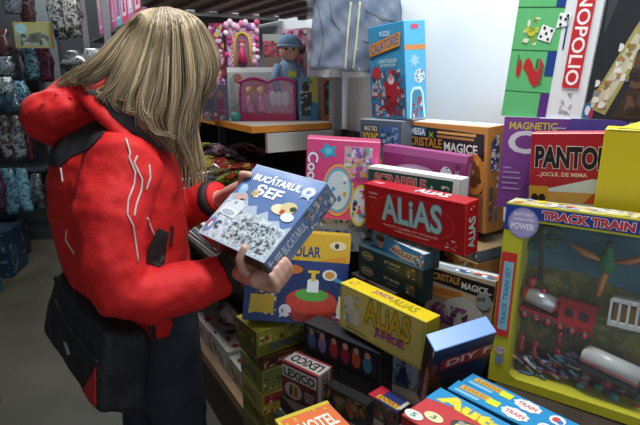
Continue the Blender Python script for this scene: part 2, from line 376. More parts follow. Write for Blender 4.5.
# pink craft kit
G('craft_kit', 'hot pink craft kit with rainbow ovals and a blue flower, behind the held box', pz('G_pink'),
  {'*': '#d6467f', 'F': '#d8487f', 'T': '#b8486c', 'R': '#c0306a'},
  {'F': [('r', '#c9a0ae', .52, .55, .90, .93), ('b', ['#b04a9a', '#e0cf4a', '#4fae8a', '#d8dbe0', '#7c5bbd', '#c99a3a', '#e6a0b8'], (.53, .50, .92, .92), 60, .009),
         ('s', '#2fa3c6', .30, .86, .13, .10, 5, .62), ('e', '#66c5da', .30, .86, .05, .04),
         ('t', '#f4e6ec', 'Cool', .02, .46, .17, .84, dict(rot=-90, bold=.06, out='#5a2a8c', ow=.1)),
         ('e', '#e2c83c', .46, .38, .22, .33), ('e', '#e06a9a', .46, .38, .205, .31), ('e', '#5fb5c9', .46, .38, .19, .285), ('e', '#cfe0e6', .46, .38, .165, .25), ('b', ['#d83f87', '#4d9ed0', '#f2efe6', '#e0a23c', '#8a62c0'], (.34, .2, .58, .56), 44, .009),
         ('e', '#d9cf54', .78, .20, .14, .27), ('e', '#d6dfe2', .78, .20, .12, .23), ('b', ['#d83f87', '#3f9cc4', '#2d2f48', '#ead44a'], (.68, .05, .88, .4), 34, .008)]}, cat='craft kit')
# robot kit (blue with yellow band)
G('toy_kit', 'blue toy kit with yellow top band and red juicer picture, below the held box', pz('I_polar'),
  {'*': '#17336e', 'F': '#15326f', 'T': '#c9a21e', 'R': '#2b3350', 'L': '#c9a21e'},
  {'F': [('r', '#cda41d', 0, .70, 1, 1), ('t', '#1d3b7c', 'SOLAR', .42, .74, .72, .86, dict(bold=.06, out='#e8d898')), ('p', '#d08a1c', [(.70, .71), (.97, .71), (.97, .78)]), ('e', '#d9cba4', .88, .88, .08, .05), ('e', '#2b2a2a', .87, .88, .022, .03), ('r', '#e6c23a', .02, .95, .5, .985),
         ('e', '#0f2659', .62, .3, .3, .3), ('e', '#9c2a1e', .66, .22, .25, .17), ('e', '#b43423', .66, .26, .25, .14), ('e', '#4f9c3a', .66, .33, .16, .07), ('r', '#d9e2e4', .61, .36, .72, .48), ('e', '#d9e2e4', .665, .48, .055, .03), ('r', '#d6b21e', .645, .48, .685, .60), ('r', '#d6b21e', .61, .57, .72, .60), ('p', '#7d2219', [(.44, .12), (.88, .12), (.82, .03), (.50, .03)]), ('e', '#d9d9cf', .82, .56, .07, .06), ('e', '#c8873c', .82, .56, .045, .04), ('p', '#3f8fb0', [(.86, .50), (.96, .46), (.96, .5), (.88, .54)]),
         ('e', '#b8651f', .47, .60, .09, .05), ('r', '#6b1c2c', .08, .36, .20, .46), ('r', '#cba62a', .07, .10, .30, .30), ('b', ['#7a5a26', '#e0c868', '#c9c9c0', '#1d2f62'], (.06, .08, .32, .36), 46, .008), ('e', '#c9c9cf', .41, .14, .06, .07), ('b', ['#8a3a58', '#3f6aa0', '#e6e6ec'], (.36, .06, .46, .2), 16, .006), ('b', ['#bb4a5a', '#6f8fc0', '#e0dbe6', '#c0a03c'], (.72, .0, .99, .12), 44, .008), ('e', '#ccbfa0', .93, .22, .03, .12)],
   'R': [('r', '#cda41d', 0, .72, 1, 1)]}, cat='toy kit')
# two dark teal magic sets and the blue kids game resting on them
v = pz('K_teal', h=.0852, d=.04)
G('board_game', 'dark teal carton with two rows of tan ovals, below the blue kids game', v,
  {'*': '#1d3238', 'F': '#1b3136', 'T': '#26434a', 'R': '#172529'},
  {'F': [('r', '#0f1b1f', 0, .49, 1, .515)] + sum([[('e', '#a79a6c', .16, y, .10, .13), ('e', '#4e5a48', .16, y, .085, .10), ('t', '#d4c8a0', 'JUNIOR', .09, y-.04, .23, y+.04, {}), ('t', '#c8b88a', 'SET MAGIE', .44, y+.02, .68, y+.10, dict(bold=.03)), ('t', '#8f9a88', 'trucuri', .50, y-.10, .66, y-.03, {}), ('r', '#5d4f36', .77, y-.14, .91, y+.17), ('b', ['#a88a50', '#c9b070', '#32291c'], (.78, y-.13, .90, y+.16), 12, .005)] for y in (.76, .26)], [])})
G('board_game', 'slim blue kids game carton with a boy face, just under the red word game', pz('J_mad', d=.05),
  {'*': '#1b62a0', 'F': '#1f6fae', 'T': '#c7ced3', 'R': '#3d5160'},
  {'F': [('r', '#2b86c4', 0, .1, 1, .9), ('e', '#c79268', .16, .45, .07, .33), ('e', '#1d1a1e', .15, .74, .09, .22), ('p', '#d6cbb4', [(.34, .3), (.6, .12), (.86, .22), (.8, .5), (.92, .72), (.62, .62), (.5, .86), (.42, .6)]), ('t', '#9c4f30', 'MADLAX', .40, .32, .80, .62, dict(bold=.05, out='#e9ddc4')), ('b', ['#d8dfe4', '#b0443c', '#e9c25a'], (.86, .1, .99, .9), 16, .005)],
   'T': [('b', ['#8fa8b8', '#e6e6e0', '#6d8aa0'], (0, 0, 1, 1), 30, .01)]})
# small chemistry kit
G('science_kit', 'small science kit with a black title band and purple crystals on its front', pz('L_chim'),
  {'*': '#c9a878', 'F': '#c9b292', 'T': '#8a9499', 'R': '#b97a3a'},
  {'F': [('p', '#1f1d1c', [(.06, .78), (.99, .70), (.99, .92), (.06, .97)]), ('t', '#cf8f3f', 'CRISTALE', .09, .81, .50, .92, dict(bold=.05)), ('t', '#e6e2d6', 'MAGICE', .53, .77, .90, .87, dict(bold=.05)), ('r', '#c9752c', .04, .62, .55, .70), ('r', '#d98f4c', .04, .54, .55, .61), ('e', '#c9c2b8', .58, .38, .3, .26),
         ('b', ['#7a3f6c', '#5c2a55', '#a0628c', '#8c3f74', '#c9a6bf'], (.08, .15, .66, .46), 90, .009), ('e', '#9aa3a0', .86, .66, .11, .13), ('b', ['#5f6f72', '#c9c9c0', '#8c6a4a'], (.76, .55, .96, .8), 20, .008)],
   'T': [('r', '#dfe0dc', .05, .55, .95, .8), ('b', ['#b7603c', '#3f6c94', '#e6e6e6'], (.4, .1, .98, .6), 16, .01)]}, cat='science kit')
# yellow junior word game
yl = '#c9b83a'
G('board_game', 'pale yellow word game carton with purple and gold lettering, lying on edge in front', pz('M_jun', w=.266),
  {'*': '#c4b440', 'F': '#c3b64c', 'T': '#d8bd22', 'R': '#b8a02c'},
  {'F': [('r', '#d0c46c', .03, .06, .97, .95), ('b', ['#c9c6b0', '#9aa59a', '#d9d6c4'], (.06, .2, .27, .85), 24, .012), ('e', '#d9d4bc', .14, .62, .05, .22), ('e', '#cfcab2', .22, .40, .05, .2),
         ('t', '#cfa92a', 'ALiAS', .33, .42, .86, .93, dict(bold=.06, out='#4d4a22', ow=.1)), ('t', '#b04a8c', 'JUNIOR', .46, .20, .80, .40, dict(bold=.07, out='#5f2050', ow=.1)), ('r', '#8f8a42', .10, .08, .36, .12)],
   'T': [('t', '#a0527c', 'JUNIOR', .34, .30, .56, .75, dict(bold=.05)), ('t', '#9c8a24', 'ALiAS', .56, .25, .84, .8, dict(bold=.05)), ('b', ['#b58a20', '#a0527c'], (.05, .3, .14, .7), 5, .005)]})
# leaning blue craft box
G('craft_box', 'worn navy box with pale blue top and red title panel, beside the train set', pz('N_diy', h=.235, w=.13),
  {'*': '#1b3358', 'F': '#152c4f', 'T': '#6d93cf', 'L': '#27303f', 'K': '#1b3358'},
  {'F': [('r', '#0d1d38', 0, .86, 1, .875), ('p', '#7d2330', [(.12, .64), (1, .66), (1, .84), (.14, .82)]), ('p', '#8f2f3a', [(.15, .66), (1, .68), (1, .825), (.17, .805)]), ('t', '#d8b9a8', 'DIY F', .24, .69, .98, .79, dict(bold=.04, sk=.03)), ('p', '#8a4526', [(.0, .0), (.2, .0), (.24, .30), (.16, .58), (.06, .62), (.10, .74), (0, .80)]), ('b', ['#6b3018', '#a2603a', '#39424e'], (0, .0, .2, .5), 24, .01), ('b', ['#203b66', '#0f2342'], (.3, .1, .98, .6), 20, .02)],
   'L': [('r', '#9c4a36', .52, 0, .86, .66), ('p', '#c9a58a', [(.56, .1), (.80, .1), (.80, .6), (.56, .62)]), ('t', '#8f2a2c', 'DIY FUN', .57, .1, .79, .6, dict(rot=90, bold=.05)), ('r', '#11161f', .40, 0, .46, 1), ('r', '#4a3424', .08, 0, .34, .8), ('p', '#c8ccd0', [(.9, .92), (1, .90), (1, 1), (.86, 1)])]}, cat='craft box')
# dark boxes with people
G('board_game', 'black game carton with a row of people, under the pale yellow word game', pz('O_dark', z=.641, h=P['O_dark'][2]+P['O_dark'][7]-.641),
  {'*': '#17181b', 'T': '#23252a', 'F': '#16171b'},
  {'F': [('r', '#2b2430', .06, .42, .96, .86)] + sum([[('e', c, u, .68, .055, .17), ('e', h, u, .86, .035, .065)] for u, c, h in ((.12, '#4a5c80', '#a77c60'), (.27, '#8a6ba0', '#b08a70'), (.43, '#a8343a', '#b8876a'), (.58, '#8f2731', '#c09070'), (.72, '#a94a2c', '#b58468'), (.86, '#3f6884', '#a77c60'))], [])
       + [('r', '#2a2a2c', .05, .05, .97, .40), ('b', ['#6d5a30', '#3f4f60', '#a07a2c', '#7c7c80', '#4a3a26', '#23364e'], (.06, .06, .96, .39), 60, .012), ('t', '#8d8f94', 'PARTY ZONE', .05, .9, .3, .95, {}), ('e', '#a3501f', .78, .25, .12, .12), ('e', '#c2701f', .80, .27, .07, .07)]})
G('board_game', 'small silver grey carton in the gap under the pale yellow word game', pz('P_small', z=.6405, h=.086),
  {'*': '#8f96a4', 'F': '#7c8698', 'T': '#bcc0c8'},
  {'F': [('b', ['#3f4a66', '#7f8699', '#2b2f48', '#8c5560', '#9aa0ac'], (.04, .05, .96, .9), 40, .008), ('p', '#23284a', [(.5, .1), (.9, .1), (.8, .7), (.6, .6)])]})
G('board_game', 'dark carton with a red and yellow top edge, in front of the silver grey carton', pz('Q_red', z=.6405, h=.05, d=.05),
  {'*': '#4d3a34', 'F': '#6a5a50', 'T': '#2a2f63'},
  {'F': [('b', ['#8c7a6a', '#3f3038', '#a08a74', '#b8403a'], (.05, .1, .95, .95), 26, .008)],
   'T': [('r', '#a82230', 0, 0, .3, 1), ('r', '#c9a82c', .22, .1, .95, .42), ('t', '#8a2a20', 'EXPERT', .28, .14, .9, .4, dict(bold=.05)), ('r', '#b8b4a8', .9, .2, 1, .9)]})
G('board_game', 'small white and maroon dictionary game carton, upright at the lower front beside the olive stack', pz('R_lex', z=.641),
  {'*': '#6e2a30', 'F': '#6b2931', 'T': '#b9b2ac', 'R': '#8a7f7c'},
  {'F': [('r', '#c3bfb9', .03, .60, .97, .93), ('t', '#1c1c24', 'LEXICO', .07, .64, .93, .88, dict(bold=.07)), ('e', '#aaa49a', .34, .28, .24, .24), ('r', '#20242c', .24, .14, .31, .42), ('r', '#b39a30', .31, .12, .38, .44), ('r', '#8c2a2c', .38, .14, .45, .42), ('r', '#8f8a80', .66, .14, .92, .42), ('b', ['#5f6a60', '#b0a890'], (.67, .16, .91, .4), 12, .005)],
   'T': [('r', '#8a2a30', 0, 0, 1, .14), ('r', '#8a2a30', 0, .88, 1, 1), ('t', '#1c1c24', 'LEXICO', .1, .25, .92, .78, dict(rot=180, bold=.06))],
   'R': [('r', '#6b2931', 0, 0, 1, .18), ('t', '#232028', 'LEXICO', .3, .2, .7, .9, dict(rot=-90, bold=.05)), ('r', '#6b2931', .85, .1, 1, 1)]})
# olive stack of lying cartons on the plinth: bottom to top
v = pz('S2')
sx, sy, syaw = v[0], v[1], v[3]
stack = [(.302, .098, '#5d5a26', '#49461f', 'SUPER', '#8a3a2a', 'olive carton with a dim picture, bottom of the lying stack on the low plinth'),
         (.400, .060, '#6a6428', '#7c7024', 'JOCURI', '#7a2e22', 'olive yellow carton, second from the bottom of the lying stack'),
         (.461, .070, '#8a8636', '#a07f2a', 'FOTBAL', '#9c2c24', 'olive carton with a red and yellow end label, middle of the lying stack'),
         (.532, .075, '#77763a', '#8b8a44', 'MAGIC', '#5a5a24', 'tall plain olive green carton, second from the top of the lying stack'),
         (.608, .040, '#5a2c1e', '#6b3524', 'AMINTIRI', '#c39a7a', 'brown carton directly under the yellow topped carton of the lying stack')]
for i, (z, h, cl, cf, txt, tc, lab) in enumerate(stack):
    dx = (0, .004, -.003, 0, .002)[i]
    G('board_game', lab, (sx+dx, sy+dx, z, syaw+(0, .03, -.02, .01, 0)[i], 0, 0, .155, h-.0015, .15),
      {'*': cl, 'F': cf, 'T': cl, 'L': cl},
      {'F': [('r', cl, .04, .1, .96, .9), ('t', tc, txt, .3, .3, .88, .68, dict(bold=.05)), ('b', [cf, tc, '#c8b878', '#3a4a5c'], (.03, .1, .28, .9), 16, .006)] + ([('r', '#9c2a22', .05, .55, .6, .95), ('r', '#b49a30', .08, .1, .55, .5), ('b', ['#4a6fa0', '#d8d0b8', '#b03a2c'], (.05, .55, .6, .95), 14, .006)] if i == 2 else []),
       'L': [('b', [cl, cf, '#3a3420'], (.1, .2, .9, .85), 10, .01), ('t', tc, txt, .2, .35, .8, .6, {})]})
G('board_game', 'yellow topped carton, topmost of the lying stack, right under the blue toy kit', (sx-.012, sy-.004, .6485, syaw+.05, 0, 0, .165, .078, .13),
  {'*': '#8b8128', 'F': '#7f7a2c', 'T': '#a39a36', 'L': '#5c5420'},
  {'F': [('r', '#a09a3c', .02, .45, .98, .95), ('t', '#38557c', 'DOMINO', .25, .16, .92, .42, dict(bold=.06)), ('b', ['#3a5a40', '#c9c070', '#a04a2c', '#d0c890'], (.05, .5, .95, .92), 26, .008)],
   'L': [('b', ['#8a8434', '#38481f', '#a86a2c', '#b8b068'], (.05, .4, .95, .9), 26, .008)]})
# pictured carton low between the stack and the small maroon one
G('board_game', 'pictured carton with blue and white figures, low in front of the olive stack', pose_ts(.50, 1.075, .31, .075, .21, .06, yaw=-40),
  {'*': '#5c6160', 'F': '#4a5258', 'T': '#6f7a80'},
  {'F': [('b', ['#8fa0a8', '#2f4a6c', '#c0c0b8', '#7a6a30', '#3a5a78', '#23282c'], (.03, .55, .97, .98), 70, .008)], 'T': [('b', ['#8fa0a8', '#2f4a6c', '#c0c0b8', '#7a6a30'], (.03, .05, .97, .98), 26, .008)]})
G('board_game', 'dark carton with tan and orange creature pictures, in front of the row of people', pose_at(316, 402, 1, .15, .062, .03, yaw=-41, z=.641),
  {'*': '#26241f', 'F': '#3a342a', 'T': '#1c1c1c'}, {'F': [('b', ['#6d5a30', '#a0692c', '#3f4f60', '#c2702f', '#23261e', '#7c7a60'], (.02, .04, .98, .95), 50, .010), ('e', '#a3501f', .75, .55, .14, .3)]})
# orange carton at the bottom edge
G('board_game', 'orange carton with white lettering and yellow rim, at the bottom edge of the photo', (-.0296-.010, .789, .642, P['T_or'][3], 0, 0, .125, .083, .105),
  {'*': '#c9a52c', 'T': '#d9703c', 'F': '#c06a34', 'R': '#3a2a5c'},
  {'T': [('r', '#c9b43a', 0, .9, 1, 1), ('r', '#c9b43a', 0, 0, .06, 1), ('t', '#e8dcd0', 'HOTEL', .25, .28, .9, .66, dict(bold=.06)), ('b', ['#c9b43a', '#e08c58'], (.1, .7, .9, .88), 8, .006)],
   'R': [('b', ['#5a3f8c', '#a89a3c', '#8a3a3a'], (.05, .1, .95, .9), 14, .006)]})
# blue train boxes lying at the right front, and the red cartoon one
bl = '#2a86b8'
for k, nm, lab, dz in (('U1', 'toy_box', 'blue toy train carton with cream ovals, lying right against the big train set', .0), ('U2', 'toy_box', 'blue toy train carton with cream ovals, lying second from the big train set', 0)):
    v = pz(k, pit=0, rol=0, w=.36, z=.802, h=.055, d=.0375)
    G(nm, lab, v, {'*': bl, 'T': bl, 'F': '#1f6a98', 'L': '#2278a6'},
      {'T': [('r', '#c99a3c', .04, .42, .20, .80), ('t', '#8a5a20', 'LOCO', .06, .50, .18, .72, dict(bold=.04)), ('r', '#c9d62c', .19, .3, .25, .75), ('r', '#7fb3d0', .03, .1, .16, .3)]
       + [('s', '#dcd8d0', .33, .48, .07, .42, 9, .86), ('t', '#b8565c', 'TRAIN', .285, .34, .375, .62, dict(bold=.06)), ('e', '#d8dce0', .47, .5, .035, .34), ('e', '#c24a3c', .465, .5, .018, .2), ('e', '#3f6fa8', .485, .42, .014, .15), ('r', '#9cc8de', .56, .3, .62, .6), ('s', '#dcd8d0', .76, .48, .09, .42, 9, .86)],
       'L': [('b', ['#d8d8c8', '#c99a3c', '#1b5c88'], (.1, .2, .9, .8), 12, .006)]}, cat='toy box')
v = pz('U3', pit=0, rol=0, z=.802, w=.32, h=.05, d=.112)
G('toy_box', 'red and blue toy carton with big yellow bubble letters, lying at the bottom right front', v,
  {'*': '#2a86b8', 'T': '#b93a3c', 'F': '#9c2a2e', 'L': '#2278a6'},
  {'T': [('p', bl, [(0, 1), (0, .60), (.22, .78), (.44, .72), (.62, 1)]), ('p', bl, [(.5, 1), (.6, .7), (1, .6), (1, 1)]), ('t', '#d8c83c', 'Autoj', .05, .62, .50, .96, dict(bold=.09, out='#c9a420', ow=.12, sk=-.02)), ('t', '#c23a48', 'crew', .52, .70, .86, .92, dict(bold=.06, out='#e8dcd8', ow=.1)),
         ('e', '#d9cfa0', .13, .30, .055, .10), ('t', '#5c6c3c', '3', .115, .25, .145, .35, dict(bold=.05)), ('e', '#cfd4c8', .05, .12, .055, .10), ('t', '#3c6c6c', '5', .035, .07, .065, .17, dict(bold=.05)), ('e', '#3b3a30', .38, .42, .17, .2), ('e', '#c2a83c', .38, .46, .12, .13), ('b', ['#7c6a2c', '#2a2a2c', '#d9c86a', '#8c8c88'], (.24, .28, .52, .6), 34, .008)]}, cat='toy box')
# purple, red and yellow boxes behind the train set, upper right
G('board_game', 'purple magnetic game carton with white lettering, partly hidden by the red pantomime carton', pz('W_crazy', z=1.1015, h=.2135, w=.25),
  {'*': '#6a3f86', 'F': '#6b3b84', 'L': '#8d97a2', 'T': '#9aa0a6', 'R': '#52306c'},
  {'F': [('p', '#4c3f8c', [(.45, 0), (1, 0), (1, 1), (.55, 1)]), ('p', '#7c3f8a', [(0, 0), (.2, 0), (.3, 1), (0, 1)]), ('t', '#c9b84a', 'MAGNETIC', .05, .87, .45, .95, dict(bold=.05)), ('t', '#d9d4e0', 'Crazy', .05, .54, .93, .86, dict(bold=.06)), ('r', '#b8a8cc', .40, .89, .52, .905),
         ('r', '#a888b8', .03, .44, .10, .46), ('r', '#a888b8', .03, .39, .18, .41), ('r', '#a888b8', .03, .33, .19, .35), ('r', '#a888b8', .03, .27, .17, .29), ('r', '#a888b8', .03, .21, .19, .23)]})
G('board_game', 'red pantomime game carton with black and white lettering, between the purple and the yellow boxes', pz('W2_pant', z=1.1015, h=.187),
  {'*': '#a8202c', 'F': '#aa1f2b', 'T': '#c05a5c', 'L': '#7c1820'},
  {'F': [('t', '#1b1417', 'PANTOMIMA', .04, .61, .90, .86, dict(bold=.10, out='#d9cfc8', ow=.13, sk=-.02)), ('t', '#e6c8a8', '...JOCUL DE MIMA', .06, .50, .46, .56, dict(bold=.04)),
         ('p', '#cfd4cf', [(.12, .10), (1, .10), (1, .42), (.5, .50), (.12, .36)]), ('r', '#c99a4a', .14, .22, 1, .34), ('p', '#c2502c', [(.44, .22), (.54, .22), (.62, .34), (.52, .34)]), ('p', '#c2502c', [(.76, .22), (.86, .22), (.94, .34), (.84, .34)]), ('r', '#d2a85c', .14, .02, 1, .12), ('p', '#c2502c', [(.54, .02), (.64, .02), (.72, .12), (.62, .12)]), ('r', '#c9932c', .0, .08, .16, .40), ('e', '#2a2018', .05, .26, .03, .05), ('e', '#2a2018', .11, .26, .03, .05), ('r', '#2a2018', .04, .14, .13, .17)]})
v = pz('Y_yel', z=1.1015, h=P['Y_yel'][2]+P['Y_yel'][7]-1.1015, d=.06, w=.20)
yb = G('board_game', 'plain bright yellow carton with a lifted flap, behind the train set', v,
  {'*': '#c9b51e', 'F': '#c8b41c', 'T': '#d8c82c', 'L': '#bda818'}, {'F': [('r', '#a8961a', .03, .985, .3, .995)]})
YH = v[7]; mb = MB(); m_ = mat('#cdbb26', .42)
mb.hexa([(-.08, -.028, YH), (.098, -.028, YH), (.098, .028, YH), (0, .028, YH), (-.08, -.028, YH+.002), (.098, -.028, YH+.002), (.098, .028, YH+.03), (0, .028, YH+.03)], m_)
mb.build('lid_flap', yb)
# upright games on top
v = pz('X_mono', pit=-.02, rol=.06, h=.36, w=.168)
v[2] = 1.3165
gr = '#62b873'
G('board_game', 'white carton with green board squares, dice and red title band, at the top right', v,
  {'*': '#e4e6e6', 'F': '#e2e5e6', 'L': '#c9d2d0', 'T': W},
  {'F': [('p', gr, [(0, 0), (.57, 0), (.57, 1), (0, 1)])] + [('r', '#1d5a34', 0, y, .57, y+.006) for y in (.155, .405, .655, .905)] + [('r', '#1c3f86', .46, .26, .57, .405), ('r', '#1c3f86', .46, .66, .57, .905), ('r', '#5a2a78', .46, .0, .57, .155),
         ('t', '#c0282c', '?', .10, .19, .44, .37, dict(rot=-90, bold=.03)), ('t', '#245f38', 'SANSA', .40, .20, .45, .32, dict(rot=-90, bold=.0)),
         ('r', '#2a6c44', .34, .30, .37, .36), ('r', '#3b7c50', .1, .32, .12, .38), ('b', ['#c9c43c', '#e0e0c8', '#8ca83c'], (.12, .44, .30, .6), 14, .008),
         ('p', '#efefec', [(.30, .475), (.46, .455), (.50, .535), (.34, .56)]), ('p', '#efefec', [(.50, .54), (.64, .555), (.66, .63), (.52, .625)])]
       + [('e', '#1a1a1c', u, q, .016, .009) for u, q in ((.34, .49), (.43, .475), (.40, .508), (.37, .54), (.46, .525), (.55, .56), (.60, .59), (.62, .61), (.54, .60))]
       + [('r', '#c8252e', .70, .20, .90, .95), ('t', '#f2efec', 'MONOPOLIO', .725, .215, .875, .93, dict(rot=-90, bold=.03)), ('b', ['#9a9a9a', '#b8b0b0'], (.72, .04, .86, .17), 16, .004), ('r', '#2a3f6c', .62, .42, .64, .60)]})
v2 = list(v); 
Rm = Matrix.Rotation(v[3], 3, 'Z') @ Matrix.Rotation(v[4], 3, 'X') @ Matrix.Rotation(v[5], 3, 'Y')
q = Vector(v[:3]) + Rm @ Vector((.170, 0, 0)); v2[0], v2[1], v2[2] = q; v2[6] = .15; v2[7] = .34; v2[2] = max(v2[2], 1.3165)
G('board_game', 'black carton with a slanting yellow map picture, in the top right corner', v2,
  {'*': '#1d1f22', 'F': '#26292c', 'L': '#d7dadb', 'T': '#303236'},
  {'F': [('p', '#3a3d40', [(0, 1), (.3, 1), (.06, .5)]), ('p', '#a3995a', [(.03, .07), (.28, .03), (.62, .50), (.94, .98), (.86, .99), (.42, .55)]), ('p', '#c2bda0', [(.08, .09), (.25, .07), (.58, .50), (.44, .52)]), ('b', ['#8a7a3a', '#cfc8ac', '#7c8490', '#a87a4a', '#dcdccf'], (.08, .07, .28, .24), 20, .009), ('b', ['#8a7a3a', '#cfc8ac', '#7c8490', '#a87a4a', '#dcdccf'], (.28, .24, .48, .46), 20, .009), ('b', ['#b0a050', '#cfc8ac', '#7c8490'], (.5, .46, .7, .7), 14, .008), ('p', '#3a2a22', [(.36, .02), (.98, .02), (.98, .86), (.7, .5)]), ('b', ['#4a3428', '#2c211c', '#5c4234'], (.5, .05, .96, .5), 30, .02), ('e', '#2f6f9c', .05, .045, .06, .055), ('e', '#d9dde0', .05, .05, .035, .03), ('e', '#a8304c', .10, .03, .03, .03), ('r', '#a8242c', .20, .985, .98, 1)]})
# flat stack of thin cartons under the tall orange kit
G2 = 'thin cartons lying under the orange chemistry kit'
for i, (c, h) in enumerate((('#7a6a58', .045), ('#a08a6a', .03), ('#5a5c60', .055), ('#b8803c', .05), ('#6b7076', .034))):
    z = .762+sum((.045, .03, .055, .05, .034)[:i])
    gamebox('board_game', ['grey brown thin carton, bottom of the flat pile under the orange kit', 'tan thin carton, second lowest of the flat pile under the orange kit', 'slate thin carton, middle of the flat pile under the orange kit', 'orange tan thin carton, second from the top of the flat pile under the orange kit', 'grey thin carton, top of the flat pile under the orange kit'][i], 'game box',
            pose_ts(.955+.004*i, .945, z+.001, .12, h-.002, .2, yaw=-59), {'*': c, 'T': '#8f7650'},
            {'F': [('b', ['#c9c4b0', '#8a5a3a', c, '#3a3c40'], (.02, .1, .98, .9), 30, .008)]}, G2)
# flat cartons under the pink kit
gamebox('board_game', 'white and grey flat carton lying under the pink craft kit', 'game box', (-.055, 1.41, .905, math.radians(-4), 0, 0, .23, .104, .10), {'*': '#8a9099', 'T': '#c9ccd0', 'R': '#a9acb0'},
        {'F': [('b', ['#c9ccd0', '#5a6470', '#3f6c94', '#1c2430'], (.02, .1, .98, .95), 60, .01)]}, GG)
# ---------------------------------------------------------------- big train play set in its window box
v = pz('V_train', z=.8015, pit=-.06); vw, vh, vd = v[6], v[7], v[8]
VR = Matrix.Translation(Vector(v[:3])) @ Matrix.Rotation(v[3], 4, 'Z') @ Matrix.Rotation(v[4], 4, 'X') @ Matrix.Rotation(v[5], 4, 'Y')
VI = VR.inverted()
def vl(px, py, dep=0.0):
    """point of the box's own space on its plane y=dep"""
    o = VI @ Vector((0, 0, CZ)); r = VI.to_3x3() @ ray(px, py); k = (dep-o.y)/r.y; return o+r*k
def vp(px, py): q = vl(px, py); return (q.x/vw, q.z/vh)
tr = empty('train_playset', VR @ Matrix.Translation((vw/2, vd/2, 0)))
tag(tr, 'large yellow framed window carton with a toy train set inside, filling the right side', 'toy train set')
TO = Vector((-vw/2, -vd/2, 0))
def tpart(mb, name, par=tr, **k):
    for i in range(len(mb.v)): mb.v[i] = mb.v[i]+TO
    return mb.build(name, par, **k)
wl = vp(523, 236)[0]; wb_ = vp(506, 372)[1]-.022; wt = vp(545, 224)[1]; wr = .95
yel = mat('#bdb52c', .4); blu = '#1f3f8c'
mb = MB(); x0, x1, z0, z1 = wl*vw, wr*vw, wb_*vh, wt*vh
for q in ((0, 0, 0, vw, vd, z0), (0, 0, z1, vw, vd, vh), (0, 0, z0, x0, vd, z1), (x1, 0, z0, vw, vd, z1)): mb.box(*q, yel)
mb.box(x0, vd-.004, z0, x1, vd, z1, mat('#2f5a6c', .6))
cr = x0/vw
top = z1/vh
decal(mb, 'F', vw, vh, vd, [
    ('p', blu, [(.0, top+.012), (1, top+.012), (1, .992), (0, .992)]), ('p', blu, [(0, .86), (.05, .86), (.14, top+.02), (0, top+.02)]),
    ('e', '#8f86b8', .075, .905, .062, .080), ('e', '#a79cc8', .075, .905, .055, .071),
    ('t', '#e8e4f0', 'BATTERY', .035, .94, .115, .958, dict(bold=.05)), ('t', '#e8e4f0', 'POWER', .028, .87, .122, .905, dict(bold=.07)), ('t', '#e8e4f0', 'OPERATED', .032, .915, .118, .931, dict(bold=.05)),
    ('t', '#c03038', 'TRACK TRAIN PLAY SET', .145, top+.022, .70, .982, dict(bold=.09, out='#e8e0e4', ow=.15)),
    ('r', '#c9302c', .004, .27, wl-.012, .74), ('r', '#7fb6c4', .018, .31, wl-.022, .69), ('t', '#3f6c8c', 'TRACK TRAIN SET', .028, .34, wl-.032, .66, dict(rot=90, bold=.03)),
    ('e', '#c9b8c4', .04, .19, .022, .022), ('e', '#6f86a8', .042, .135, .018, .025), ('t', '#c04a5a', 'TOYS', .022, .18, .058, .20, dict(bold=.05))])
decal(mb, 'T', vw, vh, vd, [('r', '#b9b394', 0, .1, 1, .95), ('b', ['#c9c02a', '#c86a5a', '#e0dcc8', '#d9a04a', '#8f9cc0'], (.02, .1, .98, .9), 120, .009)])
# corner fillets of the window
for (cx, cz, sx_, sz_) in ((x0, z1, 1, -1), (x1, z1, -1, -1), (x0, z0, 1, 1), (x1, z0, -1, 1)):
    r = .022; P_ = [(cx, -.0006, cz)] + [(cx+sx_*(r-r*math.sin(a)), -.0006, cz+sz_*(r-r*math.cos(a))) for a in [PI/2*i/6 for i in range(7)]]
    mb.add(P_, [tuple(range(len(P_)))], yel)
tpart(mb, 'carton')
mb = MB(); e_ = .0045
mb.add([(x0, vd-e_, z0), (x1, vd-e_, z0), (x1, vd-e_, z1), (x0, vd-e_, z1)], [(0, 1, 2, 3)], mot(['#2c5866', '#3f6f7c', '#4d7f88'], 9))
def hill(pts, m, dy): mb.add([(a*vw, vd-e_-dy, b*vh) for a, b in pts], [tuple(range(len(pts)))], m)
hill([(wl, .05), (.95, .05), (.95, .50), (.72, .54), (.5, .60), (.3, .66), (wl, .64)], mot(['#59602a', '#7c7a34', '#4a5a2c', '#8a8240'], 22), .0004)
hill([(wl, .05), (.95, .05), (.95, .22), (.6, .28), (.4, .32), (wl, .34)], mot(['#5c5a3a', '#74663f', '#4f5c34', '#8a7048'], 26), .0007)
hill([(wl, wb_+.005), (.9, wb_+.005), (.9, .12), (.4, .16), (wl, .2)], mot(['#5a1f1c', '#3c2a2c', '#6b3a2c', '#2c3a5a'], 30), .0010)
tpart(mb, 'printed_landscape')
def L(px, py, dep=.045): return vl(px, py, dep)
# tree
mb = MB(); a = L(540, 280); b = L(541, 230)
mb.tube([a, (a+b)/2+Vector((.002, 0, 0)), b], [.005, .004, .003], mat('#3a2a1e'))
rr = random.Random(5); lf = mat('#22482c', .7)
for i in range(16):
    c = L(rr.uniform(524, 560), rr.uniform(226, 248), .05); mb.ell(c, (rr.uniform(.010, .018), .006, rr.uniform(.004, .008)), lf if i % 3 else mat('#2f5c34', .7), 10, 6)
tpart(mb, 'toy_tree')
